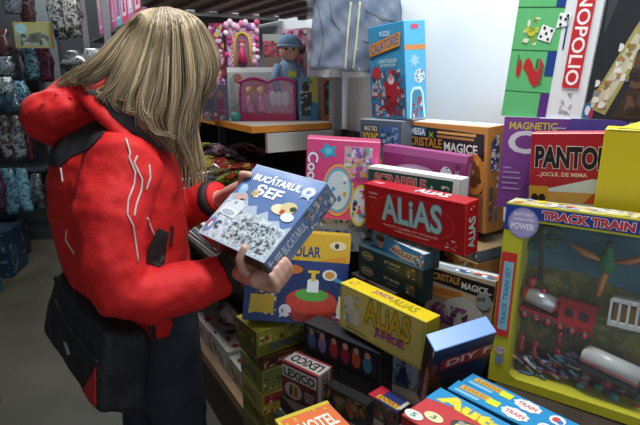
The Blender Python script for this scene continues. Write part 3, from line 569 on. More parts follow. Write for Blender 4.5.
# locomotive
lo = MB(); rd = mat('#a3161c', .25, coat=.5); sv = mat('#b9bcc0', .3, .6); bk = mat('#191416', .5)
c0 = L(524, 292, .035); c1 = L(558, 307, .035); dx = (c1-c0)
lo.tube([c0, c1], .0155, rd, 16); lo.tube([c0+dx*.12, c0+dx*.92], .0165, sv, 16)
lo.tube([c0+dx*.2+Vector((0, 0, .015)), c0+dx*.2+Vector((0, 0, .036))], [.006, .008], rd, 12)
lo.ell(c0+dx*.55+Vector((0, 0, .017)), (.007, .007, .007), rd)
def bar(mb, p, q, t, h, m, up=0):
    """upright slab following p->q in the box plane"""
    p = Vector(p); q = Vector(q); z = Vector((0, 0, h)); y = Vector((0, t, 0)); u = Vector((0, 0, up))
    return mb.hexa([p+u, q+u, q+y+u, p+y+u, p+z+u, q+z+u, q+y+z+u, p+y+z+u], m)
k0 = L(557, 322, .02); k1 = L(592, 334, .02)
bar(lo, k0, k1, .03, .04, rd); bar(lo, k0+Vector((-.004, -.002, .040)), k1+Vector((.004, -.002, .040)), .034, .006, mat('#7d1015', .3))
bar(lo, k0+(k1-k0)*.18+Vector((0, -.0005, .018)), k0+(k1-k0)*.42+Vector((0, -.0005, .018)), .001, .016, bk); bar(lo, k0+(k1-k0)*.58+Vector((0, -.0005, .018)), k0+(k1-k0)*.84+Vector((0, -.0005, .018)), .001, .016, bk)
b0 = L(519, 312, .02); b1 = L(592, 338, .02); bar(lo, b0, b1, .03, .012, mat('#8c1218', .3))
tpart(lo, 'toy_locomotive'); 
for i in range(6):
    w_ = MB(); p = b0+(b1-b0)*(.08+i*.165)+Vector((0, -.002, -.002)); w_.tube([p, p+Vector((0, .006, 0))], .009, bk, 14); w_.tube([p+Vector((0, -.001, 0)), p], .005, rd, 10)
    tpart(w_, 'wheel')
# windmill-like figure with orange wings
mb = MB(); g = mat('#1f6b33', .5); og = mat('#b8782c', .5)
c = L(607, 264, .03); mb.ell(c, (.016, .010, .020), g); mb.ell(c+Vector((0, 0, .022)), (.008, .008, .012), g); mb.ell(c+Vector((0, 0, .036)), (.006, .006, .007), mat('#27352c'))
for s_ in (-1, 1):
    mb.tube([c+Vector((s_*.012, 0, .006)), c+Vector((s_*.034, 0, .012)), c+Vector((s_*.062, 0, .026))], [.007, .013, .004], og, 10, flat=.5)
mb.tube([c+Vector((0, 0, -.015)), c+Vector((-.004, 0, -.045)), c+Vector((-.006, 0, -.062))], [.006, .005, .004], og)
tpart(mb, 'winged_figure')
# cage wagon, tank wagon, signals, track, parts tray
mb = MB(); wh = mat('#c9c9c4', .4); p = L(608, 325, .02); q = p+Vector((.11, 0, 0))
bar(mb, p, q, .03, .008, wh); bar(mb, p, q, .03, .005, wh, .045)
for i in range(9): x = p+(q-p)*(i/8); bar(mb, x+Vector((-.002, 0, 0)), x+Vector((.002, 0, 0)), .003, .05, wh); 
bar(mb, p+Vector((.004, .012, .008)), q+Vector((-.004, .012, .008)), .012, .03, mat('#a07c2c', .5))
tpart(mb, 'cage_wagon')
mb = MB(); p = L(582, 352, .03); q = L(640, 378, .03); 
mb.tube([p+Vector((.004, 0, 0)), q], .0185, mat('#b3b4b0', .3), 18); mb.tube([p, p+Vector((.006, 0, -.001))], [.012, .0185], wh, 18)
bar(mb, p+Vector((.002, -.0195, -.010)), q+Vector((0, -.0195, -.010)), .002, .004, mat('#8c4a44')); bar(mb, p+Vector((0, -.008, -.030)), q+Vector((0, -.008, -.030)), .02, .010, mat('#4c4a48'))
tpart(mb, 'tank_wagon')
for (px, py) in ((522, 338), (535, 344), (557, 352), (560, 334)):
    mb = MB(); p = L(px, py, .035); mb.tube([p+Vector((0, 0, -.03)), p], [.004, .003], rd); mb.ell(p, (.007, .005, .010), rd, 10, 6); mb.ell(p+Vector((0, 0, -.02)), (.008, .006, .006), mat('#7a1c18', .4), 10, 6); tpart(mb, 'signal_post')
mb = MB(); rr = random.Random(9)
cc = ['#5a4f8c', '#a88ab0', '#a83a3a', '#3c6c94', '#c9a03c', '#b9b4b8', '#2f6a72', '#8c5a6a']
for i in range(60):
    p = L(rr.uniform(512, 575), rr.uniform(352, 376), rr.uniform(.03, .05)); a_ = rr.uniform(-.7, .2)
    p2 = p+Vector((math.cos(a_), 0, math.sin(a_)))*rr.uniform(.008, .03); mb.tube([p, p2], rr.uniform(.0018, .004), mat(rr.choice(cc), .4), 6)
for i in range(26):
    p = L(rr.uniform(580, 640), rr.uniform(368, 410), rr.uniform(.035, .05)); mb.ell(p, (rr.uniform(.004, .011), .004, rr.uniform(.004, .010)), mat(rr.choice(['#2f6a72', '#3c7c84', '#7c6a6a', '#9c3a2c', '#5a5c6c']), .4), 8, 6)
tag(tpart(mb, 'loose_accessories'), kind='stuff')
mb = MB(); pts = [L(510+i*10, 380+i*5.6, .04) for i in range(14)]
for o_ in (0, .014): mb.tube([p+Vector((0, 0, o_)) for p in pts], .002, mat('#4a2018', .5), 6)
for i in range(13):
    mb.tube([pts[i]+Vector((0, 0, -.004)), pts[i]+Vector((0, 0, .018))], .0028, mat('#3a1814', .5), 6)
tpart(mb, 'toy_track')
mb = MB(); mb.add([(x0, .0012, z0), (x1, .0012, z0), (x1, .0012, z1), (x0, .0012, z1)], [(0, 1, 2, 3)], film('#dfe6ea', .055, .10))
tpart(mb, 'window_film')

# ---------------------------------------------------------------- person
fdir = NV.copy(); rdir = Vector((fdir.y, -fdir.x, 0)); UP = Vector((0, 0, 1))
def realize(o, mods):
    for t, kw in mods:
        m = o.modifiers.new(t.lower(), t)
        for k, q in kw.items(): setattr(m, k, q)
    dg = bpy.context.evaluated_depsgraph_get(); dg.update()
    me = bpy.data.meshes.new_from_object(o.evaluated_get(dg)); o.modifiers.clear()
    mats = [m for m in o.data.materials]; o.data = me
    if len(me.materials) == 0:
        for m in mats: me.materials.append(m)
    me.polygons.foreach_set('use_smooth', [True]*len(me.polygons)); me.update()
    return o
tex = bpy.data.textures.new('cloth_folds', 'CLOUDS'); tex.noise_scale = .09; tex.noise_depth = 2
tex2 = bpy.data.textures.new('fine_folds', 'CLOUDS'); tex2.noise_scale = .03
def noise_displace(strength, tx): return ('DISPLACE', dict(texture=tx, strength=strength, mid_level=.5, texture_coords='LOCAL'))
skin = mat('#c99c88', .5)
def ring(mpx, py, fwd, half, lat, tilt=0):
    """horizontal section centred on a sight line, half = depth half size along the facing direction"""
    c = at(mpx, py, fwd); A = (fdir+UP*tilt).normalized()*half; return (c, A, rdir*lat)
PX0 = 1.27
# body: one continuous surface (head, neck, trunk, arms with hands, legs)
hc = at(167, 68, 1.27)                    # head centre
hd = (fdir*.86-UP*.52).normalized()        # where the face points
hu = (UP*.86+fdir*.52).normalized()
HX = Matrix((rdir, hd, hu)).transposed()   # columns: right, forward, up
body = MB()
body.ell(hc, (.073, .092, .112), skin, 28, 20, HX)
hp = lambda x, y, z: hc+HX @ Vector((x, y, z))
body.ell(hp(0, .05, -.055), (.052, .045, .055), skin, 18, 12, HX)         # jaw
body.ell(hp(0, .095, -.012), (.011, .022, .024), skin, 12, 8, HX)         # nose
for s_ in (-1, 1):
    body.ell(hp(s_*.074, -.005, -.01), (.009, .018, .030), skin, 10, 8, HX)   # ears
    body.ell(hp(s_*.03, .075, .028), (.022, .014, .010), skin, 10, 8, HX)     # brows
body.ell(hp(0, .086, -.052), (.022, .012, .010), skin, 12, 8, HX)         # lips
nb = at(118, 128, 1.28)
body.tube([nb-UP*.03, (nb+hp(0, -.03, -.07))/2, hp(0, -.02, -.06)], [.062, .055, .052], skin, 18)
hip = at(140, 335, 1.33)
body.loft([(hip-UP*.05, fdir*.10, rdir*.15), (hip+UP*.10, fdir*.10, rdir*.15), (at(118, 230, 1.3), fdir*.10, rdir*.15), (at(110, 170, 1.3), fdir*.10, rdir*.17), (at(112, 140, 1.29), fdir*.07, rdir*.12), (nb, fdir*.055, rdir*.055)], skin)
# arms inside the sleeves
RA = [at(120, 160, 1.15), at(112, 225, 1.09), at(128, 288, 1.07), at(180, 290, 1.11), at(236, 270, 1.17)]
LA = [at(125, 160, 1.44), at(140, 225, 1.48), at(160, 222, 1.46), at(195, 208, 1.40), at(222, 198, 1.36)]
body.tube(RA, [.05, .045, .038, .034, .024], skin, 14); body.tube(LA, [.05, .045, .038, .032, .024], skin, 14)
# held box frame, for placing the fingers on its faces
hv = list(P['H_held'])
HB = Matrix.Translation(Vector(hv[:3])) @ Matrix.Rotation(hv[3], 4, 'Z') @ Matrix.Rotation(hv[4], 4, 'X') @ Matrix.Rotation(hv[5], 4, 'Y')
HI = HB.inverted()
def hb(px, py, dep):
    o = HI @ Vector((0, 0, CZ)); r = HI.to_3x3() @ ray(px, py); k = (dep-o.y)/r.y; return HB @ (o+r*k)
hw, hh, hdp = hv[6], hv[7], hv[8]
def loc(x, y, z): return HB @ Vector((x, y, z))
# right hand: palm under the near corner, thumb up on the cover edge, fingers spread below and curling over the right side
def digit(mb, pts, r0, r1, m=skin):
    n = len(pts); R_ = [r0+(r1-r0)*i/(n-1) for i in range(n)]
    # smooth the chain a little
    q = [pts[0]]; rr_ = [R_[0]]
    for i in range(n-1):
        for t in (.5, 1.0): q.append(pts[i].lerp(pts[i+1], t)); rr_.append(R_[i]+(R_[i+1]-R_[i])*t)
    mb.tube(q, rr_, m, 10); mb.ell(q[-1], (r1, r1, r1), m, 10, 6)
wr = RA[-1]
pc = loc(hw-.055, hdp+.016, -.012)     # palm centre close below the corner of the box
body.tube([wr, wr.lerp(pc, .45), pc, loc(hw-.03, hdp+.017, .01)], [.025, .029, .030, .024], skin, 16, flat=.75)
digit(body, [wr.lerp(pc, .25), loc(hw-.085, .040, -.020), loc(hw-.078, .008, -.012), loc(hw-.070, -.009, .010)], .013, .0085)
for i, (z_, ln) in enumerate(((-.022, .95), (-.006, 1.0), (.010, .96), (.025, .85))):
    x_ = hw-.035
    digit(body, [pc+(loc(x_, hdp+.016, z_-.01)-pc)*.5, loc(x_+.0, hdp+.016, z_-.004), loc(hw+.006, hdp+.014, z_+.004), loc(hw+.0125, hdp-.010, z_+.010*ln), loc(hw+.009, hdp-.010-.020*ln, z_+.013*ln)], .0102, .0078)
# left hand: holds the far left edge, thumb lying on the cover
wl_ = LA[-1]
pl = loc(-.022, hdp*.55, hh-.055)
body.tube([wl_, wl_.lerp(pl, .5), pl, loc(-.010, hdp+.008, hh-.05)], [.025, .028, .028, .020], skin, 16, flat=.8)
digit(body, [pl, loc(-.022, .012, hh-.045), loc(-.006, -.010, hh-.045), loc(.018, -.0095, hh-.040)], .0125, .0088)
for i, z_ in enumerate((.012, .032, .052, .070)):
    zz = hh-z_-.01
    digit(body, [pl, loc(-.016, hdp*.7, zz), loc(-.006, hdp+.012, zz), loc(.022, hdp+.011, zz), loc(.042, hdp+.010, zz-.002)], .0102, .0075)
# legs and shoes
for s_, fx in ((1, .02), (-1, -.03)):
    h0 = at(148, 340, 1.32)+rdir*s_*.09; h0.z = .86
    kn = h0+fdir*(.03+fx)+UP*(-.40); an = h0+fdir*(-.0+fx)+UP*(-.78)
    body.tube([h0, h0.lerp(kn, .5), kn, kn.lerp(an, .4), an], [.09, .078, .055, .052, .036], skin, 16)
    body.ell(an+fdir*.06-UP*.05, (.038, .11, .028), skin, 14, 8, Matrix((rdir, fdir, UP)).transposed())
person = body.build('person')
realize(person, [('REMESH', dict(mode='VOXEL', voxel_size=.0042)), ('SMOOTH', dict(factor=.5, iterations=3))])
tag(person, 'x', 'person')
person['label'] = 'person with long blond hair in a red hooded jacket, looking down at a box'
def pchild(o): o.parent = person; return o
# face details
mb = MB()
for s_ in (-1, 1):
    mb = MB(); mb.ell(hp(s_*.03, .083, .008), (.013, .007, .008), mat('#e2ddd6', .2), 12, 8, HX); mb.ell(hp(s_*.03, .089, .006), (.006, .003, .006), mat('#3f5566', .2), 10, 6, HX); pchild(mb.build('eye'))
mb = MB(); mb.ell(hp(0, .097, -.052), (.019, .004, .006), mat('#a4575a', .4), 12, 8, HX); pchild(mb.build('lips'))
# jeans
den = mat('#18212b', .8, bump=.25, bscale=300)
mb = MB()
for s_, fx in ((1, .02), (-1, -.03)):
    h0 = at(148, 340, 1.32)+rdir*s_*.09; h0.z = .86
    kn = h0+fdir*(.03+fx)+UP*(-.40); an = h0+fdir*(-.0+fx)+UP*(-.80)
    mb.tube([h0+UP*.02, h0.lerp(kn, .5), kn, kn.lerp(an, .4), an], [.115, .102, .082, .074, .072], den, 20)
mb.loft([(hip+UP*(-.09)+fdir*.0, fdir*.11, rdir*.16), (hip+UP*.12, fdir*.13, rdir*.17)], den)
j = mb.build('jeans'); realize(j, [('REMESH', dict(mode='VOXEL', voxel_size=.009)), noise_displace(.022, tex), ('SMOOTH', dict(factor=.5, iterations=4))]); pchild(j)
mb = MB()
mb_s = MB()
for s_, fx in ((1, .02), (-1, -.03)):
    h0 = at(148, 340, 1.32)+rdir*s_*.09; h0.z = .86; an = h0+fdir*fx+UP*(-.78)
    q = MB(); X_ = Matrix((rdir, fdir, UP)).transposed(); q.ell(an+fdir*.06-UP*.028, (.048, .135, .050), mat('#1d1c1c', .5), 18, 10, X_)
    for i in range(len(q.v)): q.v[i].z = max(q.v[i].z, .001)
    pchild(q.build('shoe'))
# jacket
redj = mat('#c20a0c', .75, bump=.12, bscale=120)
mb = MB()
T = [ring(138, 311, 1.31, .150, .205), ring(136, 298, 1.31, .155, .21), ring(130, 272, 1.30, .160, .205), ring(123, 240, 1.29, .165, .205), ring(119, 205, 1.29, .165, .215),
     ring(116, 175, 1.29, .163, .225), ring(114, 150, 1.29, .142, .20), ring(112, 128, 1.29, .105, .135), ring(120, 112, 1.29, .082, .085)]
mb.loft(T, redj, 32)
mb.tube([T[6][0]+rdir*.10+UP*.0, at(124, 166, 1.13), at(112, 215, 1.075), at(112, 262, 1.055), at(124, 292, 1.055), at(150, 295, 1.075), at(182, 288, 1.11), at(210, 280, 1.14), at(223, 275, 1.158)],
        [.085, .085, .078, .074, .072, .066, .062, .055, .050], redj, 20)
mb.tube([T[6][0]-rdir*.10, at(125, 165, 1.45), at(132, 215, 1.48), at(150, 228, 1.47), at(175, 214, 1.44), at(196, 205, 1.405), at(212, 199, 1.38)],
        [.085, .085, .078, .07, .062, .056, .050], redj, 20)
jk = mb.build('jacket')
realize(jk, [('REMESH', dict(mode='VOXEL', voxel_size=.007)), noise_displace(.020, tex), noise_displace(.006, tex2), ('SMOOTH', dict(factor=.5, iterations=3))]); pchild(jk)
# hood
mb = MB()
mb.loft([(at(50, 120, 1.33), Vector((.02, 0, 0)), Vector((0, .06, 0))), (at(56, 112, 1.31), Vector((.07, 0, .02)), Vector((0, .13, 0))), (at(72, 101, 1.30), Vector((.09, 0, .07)), Vector((0, .16, 0)))], redj, 24)
HXh = Matrix.Rotation(math.radians(-12), 3, 'Y')
mb.ell(at(76, 108, 1.30), (.108, .15, .072), redj, 24, 14, HXh); mb.ell(at(59, 115, 1.29), (.072, .12, .072), redj, 22, 12, HXh)
mb.ell(at(90, 93, 1.31), (.07, .12, .055), redj, 22, 12)
mb.tube([at(80, 92, 1.20), at(92, 104, 1.165), at(106, 118, 1.145), at(122, 134, 1.135), at(136, 150, 1.13), at(141, 164, 1.125)], [.020, .020, .018, .017, .016, .012], redj, 12)
hood = mb.build('hood'); realize(hood, [('REMESH', dict(mode='VOXEL', voxel_size=.006)), noise_displace(.028, tex), ('SMOOTH', dict(factor=.5, iterations=3))]); pchild(hood)
# dark collar lining and scarf
chl = mat('#2a2b2e', .8)
mb = MB(); mb.tube([at(90, 100, 1.22), at(106, 108, 1.18), at(124, 118, 1.165), at(134, 126, 1.17), at(150, 134, 1.19), at(165, 142, 1.26), at(168, 140, 1.34)], [.028, .032, .034, .034, .036, .034, .03], chl, 14)
mb.tube([at(108, 104, 1.22), at(122, 118, 1.19), at(140, 122, 1.19)], [.02, .024, .02], chl, 12)
sc = mb.build('collar_lining'); realize(sc, [('REMESH', dict(mode='VOXEL', voxel_size=.006)), ('SMOOTH', dict(factor=.5, iterations=2))]); pchild(sc)
# surface trims fitted onto the jacket
def bvh_of(*obs):
    vs = []; fs = []
    for o in obs:
        b = len(vs); vs += [v.co.copy() for v in o.data.vertices]; fs += [[b+i for i in p.vertices] for p in o.data.polygons]
    return BVHTree.FromPolygons(vs, fs)
bj = bvh_of(jk)
def surf(px, py, off=.002, tree=None, fb=None):
    r = ray(px, py); h = (tree or bj).ray_cast(Vector((0, 0, CZ)), r.normalized())
    if h[0] is None:
        if fb is None: return None
        h = (tree or bj).find_nearest(at(px, py, fb)); return h[0]+(Vector((0, 0, CZ))-h[0]).normalized()*off
    n = h[1] if h[1].dot(r) < 0 else -h[1]
    return h[0]+n*off
def subdiv(pts, n=6):
    out = []
    for i in range(len(pts)-1):
        for k in range(n): t = k/n; out.append((pts[i][0]*(1-t)+pts[i+1][0]*t, pts[i][1]*(1-t)+pts[i+1][1]*t))
    return out+[pts[-1]]
def trim(name, pts, rad, m, off=.001, tree=None, par=person, fbk=1.15):
    q = [surf(a, b, off, tree, fbk) for a, b in subdiv(pts, 8)]
    q = [p for p in q if p is not None]
    run = [q[0]]; 
    for p in q[1:]:
        if (p-run[-1]).length < .05: run.append(p)
    mb = MB(); mb.tube(run, rad, m, 6); o = mb.build(name); o.parent = par; return o
def patch(name, poly, m, off=.003, step=1.0, tree=None, par=person):
    xs = [p[0] for p in poly]; ys = [p[1] for p in poly]
    def inside(x, y):
        c = False; j = len(poly)-1
        for i in range(len(poly)):
            if ((poly[i][1] > y) != (poly[j][1] > y)) and (x < (poly[j][0]-poly[i][0])*(y-poly[i][1])/(poly[j][1]-poly[i][1])+poly[i][0]): c = not c
            j = i
        return c
    nx = int((max(xs)-min(xs))/step)+2; ny = int((max(ys)-min(ys))/step)+2; g = {}; V = []; Fc = []
    for i in range(nx):
        for j in range(ny):
            x = min(xs)+i*step; y = min(ys)+j*step
            p = surf(x, y, off, tree)
            if p is not None: g[i, j] = len(V); V.append(p)
    for i in range(nx-1):
        for j in range(ny-1):
            if inside(min(xs)+(i+.5)*step, min(ys)+(j+.5)*step) and all(k in g for k in ((i, j), (i+1, j), (i+1, j+1), (i, j+1))):
                a = [g[i, j], g[i, j+1], g[i+1, j+1], g[i+1, j]]
                if max((V[a[0]]-V[a[2]]).length, (V[a[1]]-V[a[3]]).length) < .06: Fc.append(a)
    used = sorted({q for f in Fc for q in f}); mp = {q: k for k, q in enumerate(used)}
    mb = MB(); mb.add([V[q] for q in used], [[mp[q] for q in f] for f in Fc], m, True); o = mb.build(name)
    s = o.modifiers.new('solid', 'SOLIDIFY'); s.thickness = .002; s.offset = -1
    o.parent = par; return o
pip = mat('#b9b0aa', .4)
for pts in ([(126, 139), (130, 153), (129, 158), (135, 172), (134, 184), (128, 200), (127, 214)], [(127, 214), (133, 226), (138, 262)], [(137, 156), (134, 163), (142, 180), (141, 190), (136, 205), (134, 216)], [(149, 165), (150, 178), (146, 190)], [(72, 220), (78, 234), (92, 250), (100, 266), (110, 286), (126, 300)], [(67, 230), (66, 240), (76, 256), (79, 280), (86, 300)], [(61, 168), (63, 182)], [(147, 218), (154, 235)]):
    trim('reflective_piping', pts, .0022, pip)
blk = mat('#17181a', .75)
patch('back_yoke', [(47, 166), (50, 152), (60, 140), (75, 132), (88, 124), (104, 118), (109, 124), (101, 138), (88, 150), (72, 157), (60, 167)], blk)
patch('side_panel', [(147, 250), (158, 228), (168, 232), (164, 262), (160, 268), (146, 262)], blk)
patch('sleeve_zip', [(170, 226), (173, 226), (172, 246), (169, 246)], mat('#3f1012', .6))
for c0_, c1_, r_ in ((at(224, 274.5, 1.160), at(235, 270.5, 1.172), .0525), (at(209, 200, 1.386), at(217, 197.5, 1.372), .052)):
    mb = MB(); mb.tube([c0_, c0_.lerp(c1_, .3), c0_.lerp(c1_, .7), c1_], [r_*.97, r_*1.03, r_*1.03, r_*.9], blk, 22); mb.tube([c1_, c1_+(c1_-c0_)*.25], [r_*.88, r_*.84], redj, 22); o = mb.build('cuff'); pchild(o)
# hair: cap plus strands following guide lines
hm = bpy.data.materials.new('blond_hair'); hm.use_nodes = True; n_ = hm.node_tree; b_ = n_.nodes['Principled BSDF']
b_.inputs['Roughness'].default_value = .42; b_.inputs['Specular IOR Level'].default_value = .35
at_ = n_.nodes.new('ShaderNodeAttribute'); at_.attribute_name = 'strand_tone'; cr_ = n_.nodes.new('ShaderNodeValToRGB')
cr_.color_ramp.elements[0].color = rgb('#4d4234'); cr_.color_ramp.elements[1].color = rgb('#bfa987'); q_ = cr_.color_ramp.elements.new(.5); q_.color = rgb('#8c785b')
n_.links.new(at_.outputs['Fac'], cr_.inputs['Fac']); n_.links.new(cr_.outputs['Color'], b_.inputs['Base Color'])
guides = [
 [(152, 9, 1.31), (139, 13, 1.210), (126, 26, 1.22), (103, 52, 1.20), (82, 66, 1.20), (66, 72, 1.21), (64, 82, 1.21)],
 [(153, 8, 1.31), (142, 13, 1.200), (130, 28, 1.20), (110, 56, 1.17), (96, 72, 1.165), (84, 80, 1.165), (88, 90, 1.16)],
 [(156, 8, 1.31), (146, 15, 1.192), (136, 34, 1.185), (121, 64, 1.155), (112, 84, 1.15), (106, 96, 1.145), (112, 102, 1.14)],
 [(158, 8, 1.31), (152, 18, 1.185), (144, 42, 1.17), (132, 72, 1.145), (122, 94, 1.135), (120, 106, 1.13), (130, 108, 1.125)],
 [(161, 7, 1.31), (158, 19, 1.180), (153, 48, 1.16), (145, 84, 1.14), (138, 108, 1.13), (142, 122, 1.13), (152, 120, 1.13)],
 [(164, 7, 1.31), (165, 19, 1.178), (163, 50, 1.155), (158, 90, 1.14), (152, 116, 1.14), (158, 134, 1.15), (168, 140, 1.16)],
 [(166, 7, 1.31), (172, 19, 1.180), (174, 48, 1.16), (170, 90, 1.15), (165, 120, 1.15), (173, 144, 1.16), (186, 158, 1.17)],
 [(169, 7, 1.31), (180, 18, 1.182), (186, 44, 1.165), (188, 84, 1.16), (180, 116, 1.17), (182, 142, 1.18), (194, 164, 1.18)],
 [(172, 8, 1.31), (188, 18, 1.190), (197, 42, 1.18), (203, 74, 1.18), (195, 102, 1.19), (187, 130, 1.20), (186, 154, 1.20)],
 [(175, 9, 1.31), (194, 18, 1.205), (206, 40, 1.21), (212, 66, 1.21), (206, 88, 1.22), (195, 112, 1.23), (190, 134, 1.23)],
 [(178, 9, 1.31), (197, 19, 1.235), (209, 40, 1.27), (214, 62, 1.27), (210, 82, 1.27), (200, 102, 1.28), (193, 120, 1.28)]]
def gpt(g, t):
    """point along guide set: g float index, t 0..1"""
    i = min(int(g), len(guides)-2); u = g-i
    def along(G_, t):
        m_ = len(G_)-1; s = t*m_; k = min(int(s), m_-1); w = s-k
        P0 = Vector(G_[max(k-1, 0)]); P1 = Vector(G_[k]); P2 = Vector(G_[k+1]); P3 = Vector(G_[min(k+2, m_)])
        return .5*((2*P1)+(P2-P0)*w+(2*P0-5*P1+4*P2-P3)*w*w+(3*P1-P0-3*P2+P3)*w**3)
    return along(guides[i], t).lerp(along(guides[i+1], t), u)
rr = random.Random(11); hairmb = MB(); tones = []
NS = 15
def strand(g, t1, off, wave, ph, rad, tone, dxy):
    pts = []
    for k in range(NS):
        t = t1*k/(NS-1); q = gpt(g, t)
        x = q.x+dxy[0]*t*4+math.sin(ph+t*9)*wave*t*t; y = q.y+dxy[1]*t*4+math.cos(ph*1.3+t*6)*wave*.5*t*t
        pts.append(at(x, y, q.z+off*(.2+t)))
    R_ = [rad*(.7+.5*math.sin(PI*min(1, k/(NS-1)*1.1))) if k < NS-1 else rad*.2 for k in range(NS)]
    n0 = len(hairmb.v); hairmb.tube(pts, R_, hm, 4, cap=False); tones.extend([tone]*(len(hairmb.v)-n0))
for i in range(3000):
    g = rr.uniform(0, len(guides)-1.001); lock = math.floor(g*3.3)
    rl = random.Random(lock*7+1); ph = rl.uniform(0, 6.28)+rr.uniform(-.5, .5)
    ton = min(1, max(0, .5+.28*math.sin(lock*2.7)+rr.gauss(0, .17)))
    strand(g, (rl.uniform(.80, 1.06) if g < 5 else rl.uniform(.68, 1.03))+rr.uniform(-.10, .04), abs(rr.gauss(0, .020))-.002, rl.uniform(3, 9), ph, rr.uniform(.0008, .0016), ton, (rl.uniform(-1.6, 1.6)+rr.gauss(0, .6), rl.uniform(-1, 1)+rr.gauss(0, .5)))
n0 = len(hairmb.v)
hairmb.ell(hp(0, -.015, .006), (.086, .104, .113), hm, 28, 18, HX)
tones.extend([.25]*(len(hairmb.v)-n0))
# far side curtain, so the hair is closed when seen from the other side
for i in range(500):
    a = rr.uniform(-.9, 1.0); base = hp(-.02-.05*rr.random(), a*.085, .10); pts = []
    tip = hp(-.10-.02*rr.random(), a*.11+.02, -.02)+Vector((0, 0, -.03)); end = tip+UP*(-.16-.1*rr.random())+fdir*rr.uniform(-.04, .03)
    for k in range(9):
        t = k/8; pts.append(base.lerp(tip, min(1, t*1.6)) if t < .62 else tip.lerp(end, (t-.6)/.4))
    n0 = len(hairmb.v); hairmb.tube(pts, rr.uniform(.0012, .002), hm, 4, cap=False); tones.extend([min(1, max(0, rr.gauss(.45, .2)))]*(len(hairmb.v)-n0))
hair = hairmb.build('hair'); ca = hair.data.attributes.new('strand_tone', 'FLOAT', 'POINT'); ca.data.foreach_set('value', tones); pchild(hair)

# ---------------------------------------------------------------- held box
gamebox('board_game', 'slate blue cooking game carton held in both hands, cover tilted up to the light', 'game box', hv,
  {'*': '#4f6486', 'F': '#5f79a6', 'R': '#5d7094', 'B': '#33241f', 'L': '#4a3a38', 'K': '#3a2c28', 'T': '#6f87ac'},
  {'F': [('r', '#8196b8', 0, .985, 1, 1), ('p', '#a9b6c4', [(0, 0), (1, 0), (1, .42), (.9, .36), (.82, .44), (.70, .40), (.62, .50), (.52, .42), (.44, .52), (.34, .48), (.25, .58), (.16, .52), (.10, .60), (0, .56)]),
         ('p', mot(['#8e9aa6', '#b3bec8', '#d4dade', '#9aa6b0', '#c4ccd2'], 40, .22), [(.02, .02), (.98, .02), (.98, .36), (.6, .42), (.42, .40), (.2, .46), (.02, .5)]), ('p', mot(['#3f4a52', '#6f7b83', '#c9d0d3', '#8a959c', '#4c565f'], 75, .22), [(.30, .05), (.96, .05), (.95, .26), (.84, .36), (.66, .33), (.5, .38), (.34, .28)]), ('b', ['#5f6b73', '#8a959c', '#c9d0d3', '#4c565f', '#a8a59c'], (.32, .06, .93, .34), 60, .006),
         ('t', '#eef0ee', 'BUCĂTARUL', .12, .80, .80, .915, dict(bold=.07)),
         ('t', '#eef0ee', 'ŞEF', .26, .60, .64, .775, dict(bold=.06)),
         ('e', '#b3a06a', .30, .65, .05, .045), ('e', '#c9b99a', .30, .68, .035, .02),
         ('e', '#c0a49a', .16, .56, .09, .06), ('e', '#8fb0d0', .12, .64, .06, .06), ('e', '#a9c0da', .10, .68, .045, .04), ('e', '#3c2c2a', .21, .52, .03, .02), ('p', '#cfd5db', [(.06, .30), (.30, .28), (.32, .44), (.24, .52), (.12, .50), (.04, .42)]), ('e', '#e2e6e9', .17, .34, .13, .05), ('e', '#a9b4c0', .17, .335, .10, .035), ('e', '#8a95a4', .17, .47, .02, .02), ('b', ['#7f8c9c', '#e6e8ea', '#56606e'], (.06, .26, .34, .48), 16, .006),
         ('e', '#6f80b0', .06, .14, .055, .10), ('e', '#b04a58', .05, .15, .03, .05), ('e', '#cfd4dc', .07, .14, .02, .04), ('t', '#4c5560', 'c', .12, .12, .20, .22, dict(bold=.08)),
         ('e', '#d9d3ac', .74, .56, .12, .06), ('e', '#c9b88a', .82, .60, .10, .07), ('e', '#b0483c', .78, .54, .03, .03), ('e', '#34402c', .88, .60, .04, .03), ('e', '#d8ddd8', .88, .50, .08, .05),
         ('e', '#8f9cc0', .90, .83, .085, .07), ('e', '#d4dae4', .90, .83, .068, .055), ('e', '#5f78a4', .90, .83, .03, .025), ('p', '#a9b4c8', [(.84, .74), (.9, .78), (.97, .73), (.95, .80), (.86, .80)])],
   'R': [('t', '#a9b2c0', 'SEF BUCATARUL', .22, .10, .62, .56, dict(rot=90, bold=.06)), ('b', ['#8a94a2', '#3f4a60', '#c4c4bc', '#9c7c60', '#6a7484'], (.1, .58, .9, .96), 46, .008), ('b', ['#8a94a2', '#9fb4c8'], (.1, .02, .9, .1), 8, .006)]}, rough=.22)

# ---------------------------------------------------------------- shoulder bag
bg = empty('shoulder_bag', loc=at(95, 380, 1.1))
tag(bg, 'black shoulder bag with red trim hanging at the hip of the person in red', 'bag')
def bpart(mb, name, mods=None):
    o = mb.build(name)
    if mods: realize(o, mods)
    o.data.transform(Matrix.Translation(-bg.location)); o.parent = bg; return o
Fb, Ft = at(97, 417, 1.0), at(106, 334, 1.0)
Lb, Lt = at(40, 332, 1.20), at(52, 268, 1.20)
Rb, Rt = at(150, 416, 1.09), at(153, 334, 1.09)
Kb, Kt = Lb+Rb-Fb, Lt+Rt-Ft
bagm = mat('#141517', .7, bump=.3, bscale=90)
mb = MB(); mb.hexa([Fb, Rb, Kb, Lb, Ft, Rt, Kt, Lt], bagm)
bd = bpart(mb, 'bag_body', [('BEVEL', dict(width=.022, segments=3)), ('REMESH', dict(mode='VOXEL', voxel_size=.007)), noise_displace(.018, tex), ('SMOOTH', dict(factor=.5, iterations=6))])
bd.data.transform(Matrix.Translation(bg.location)); tb = bvh_of(bd); bd.data.transform(Matrix.Translation(-bg.location))
def bfix(o): o.data.transform(Matrix.Translation(-bg.location)); return o
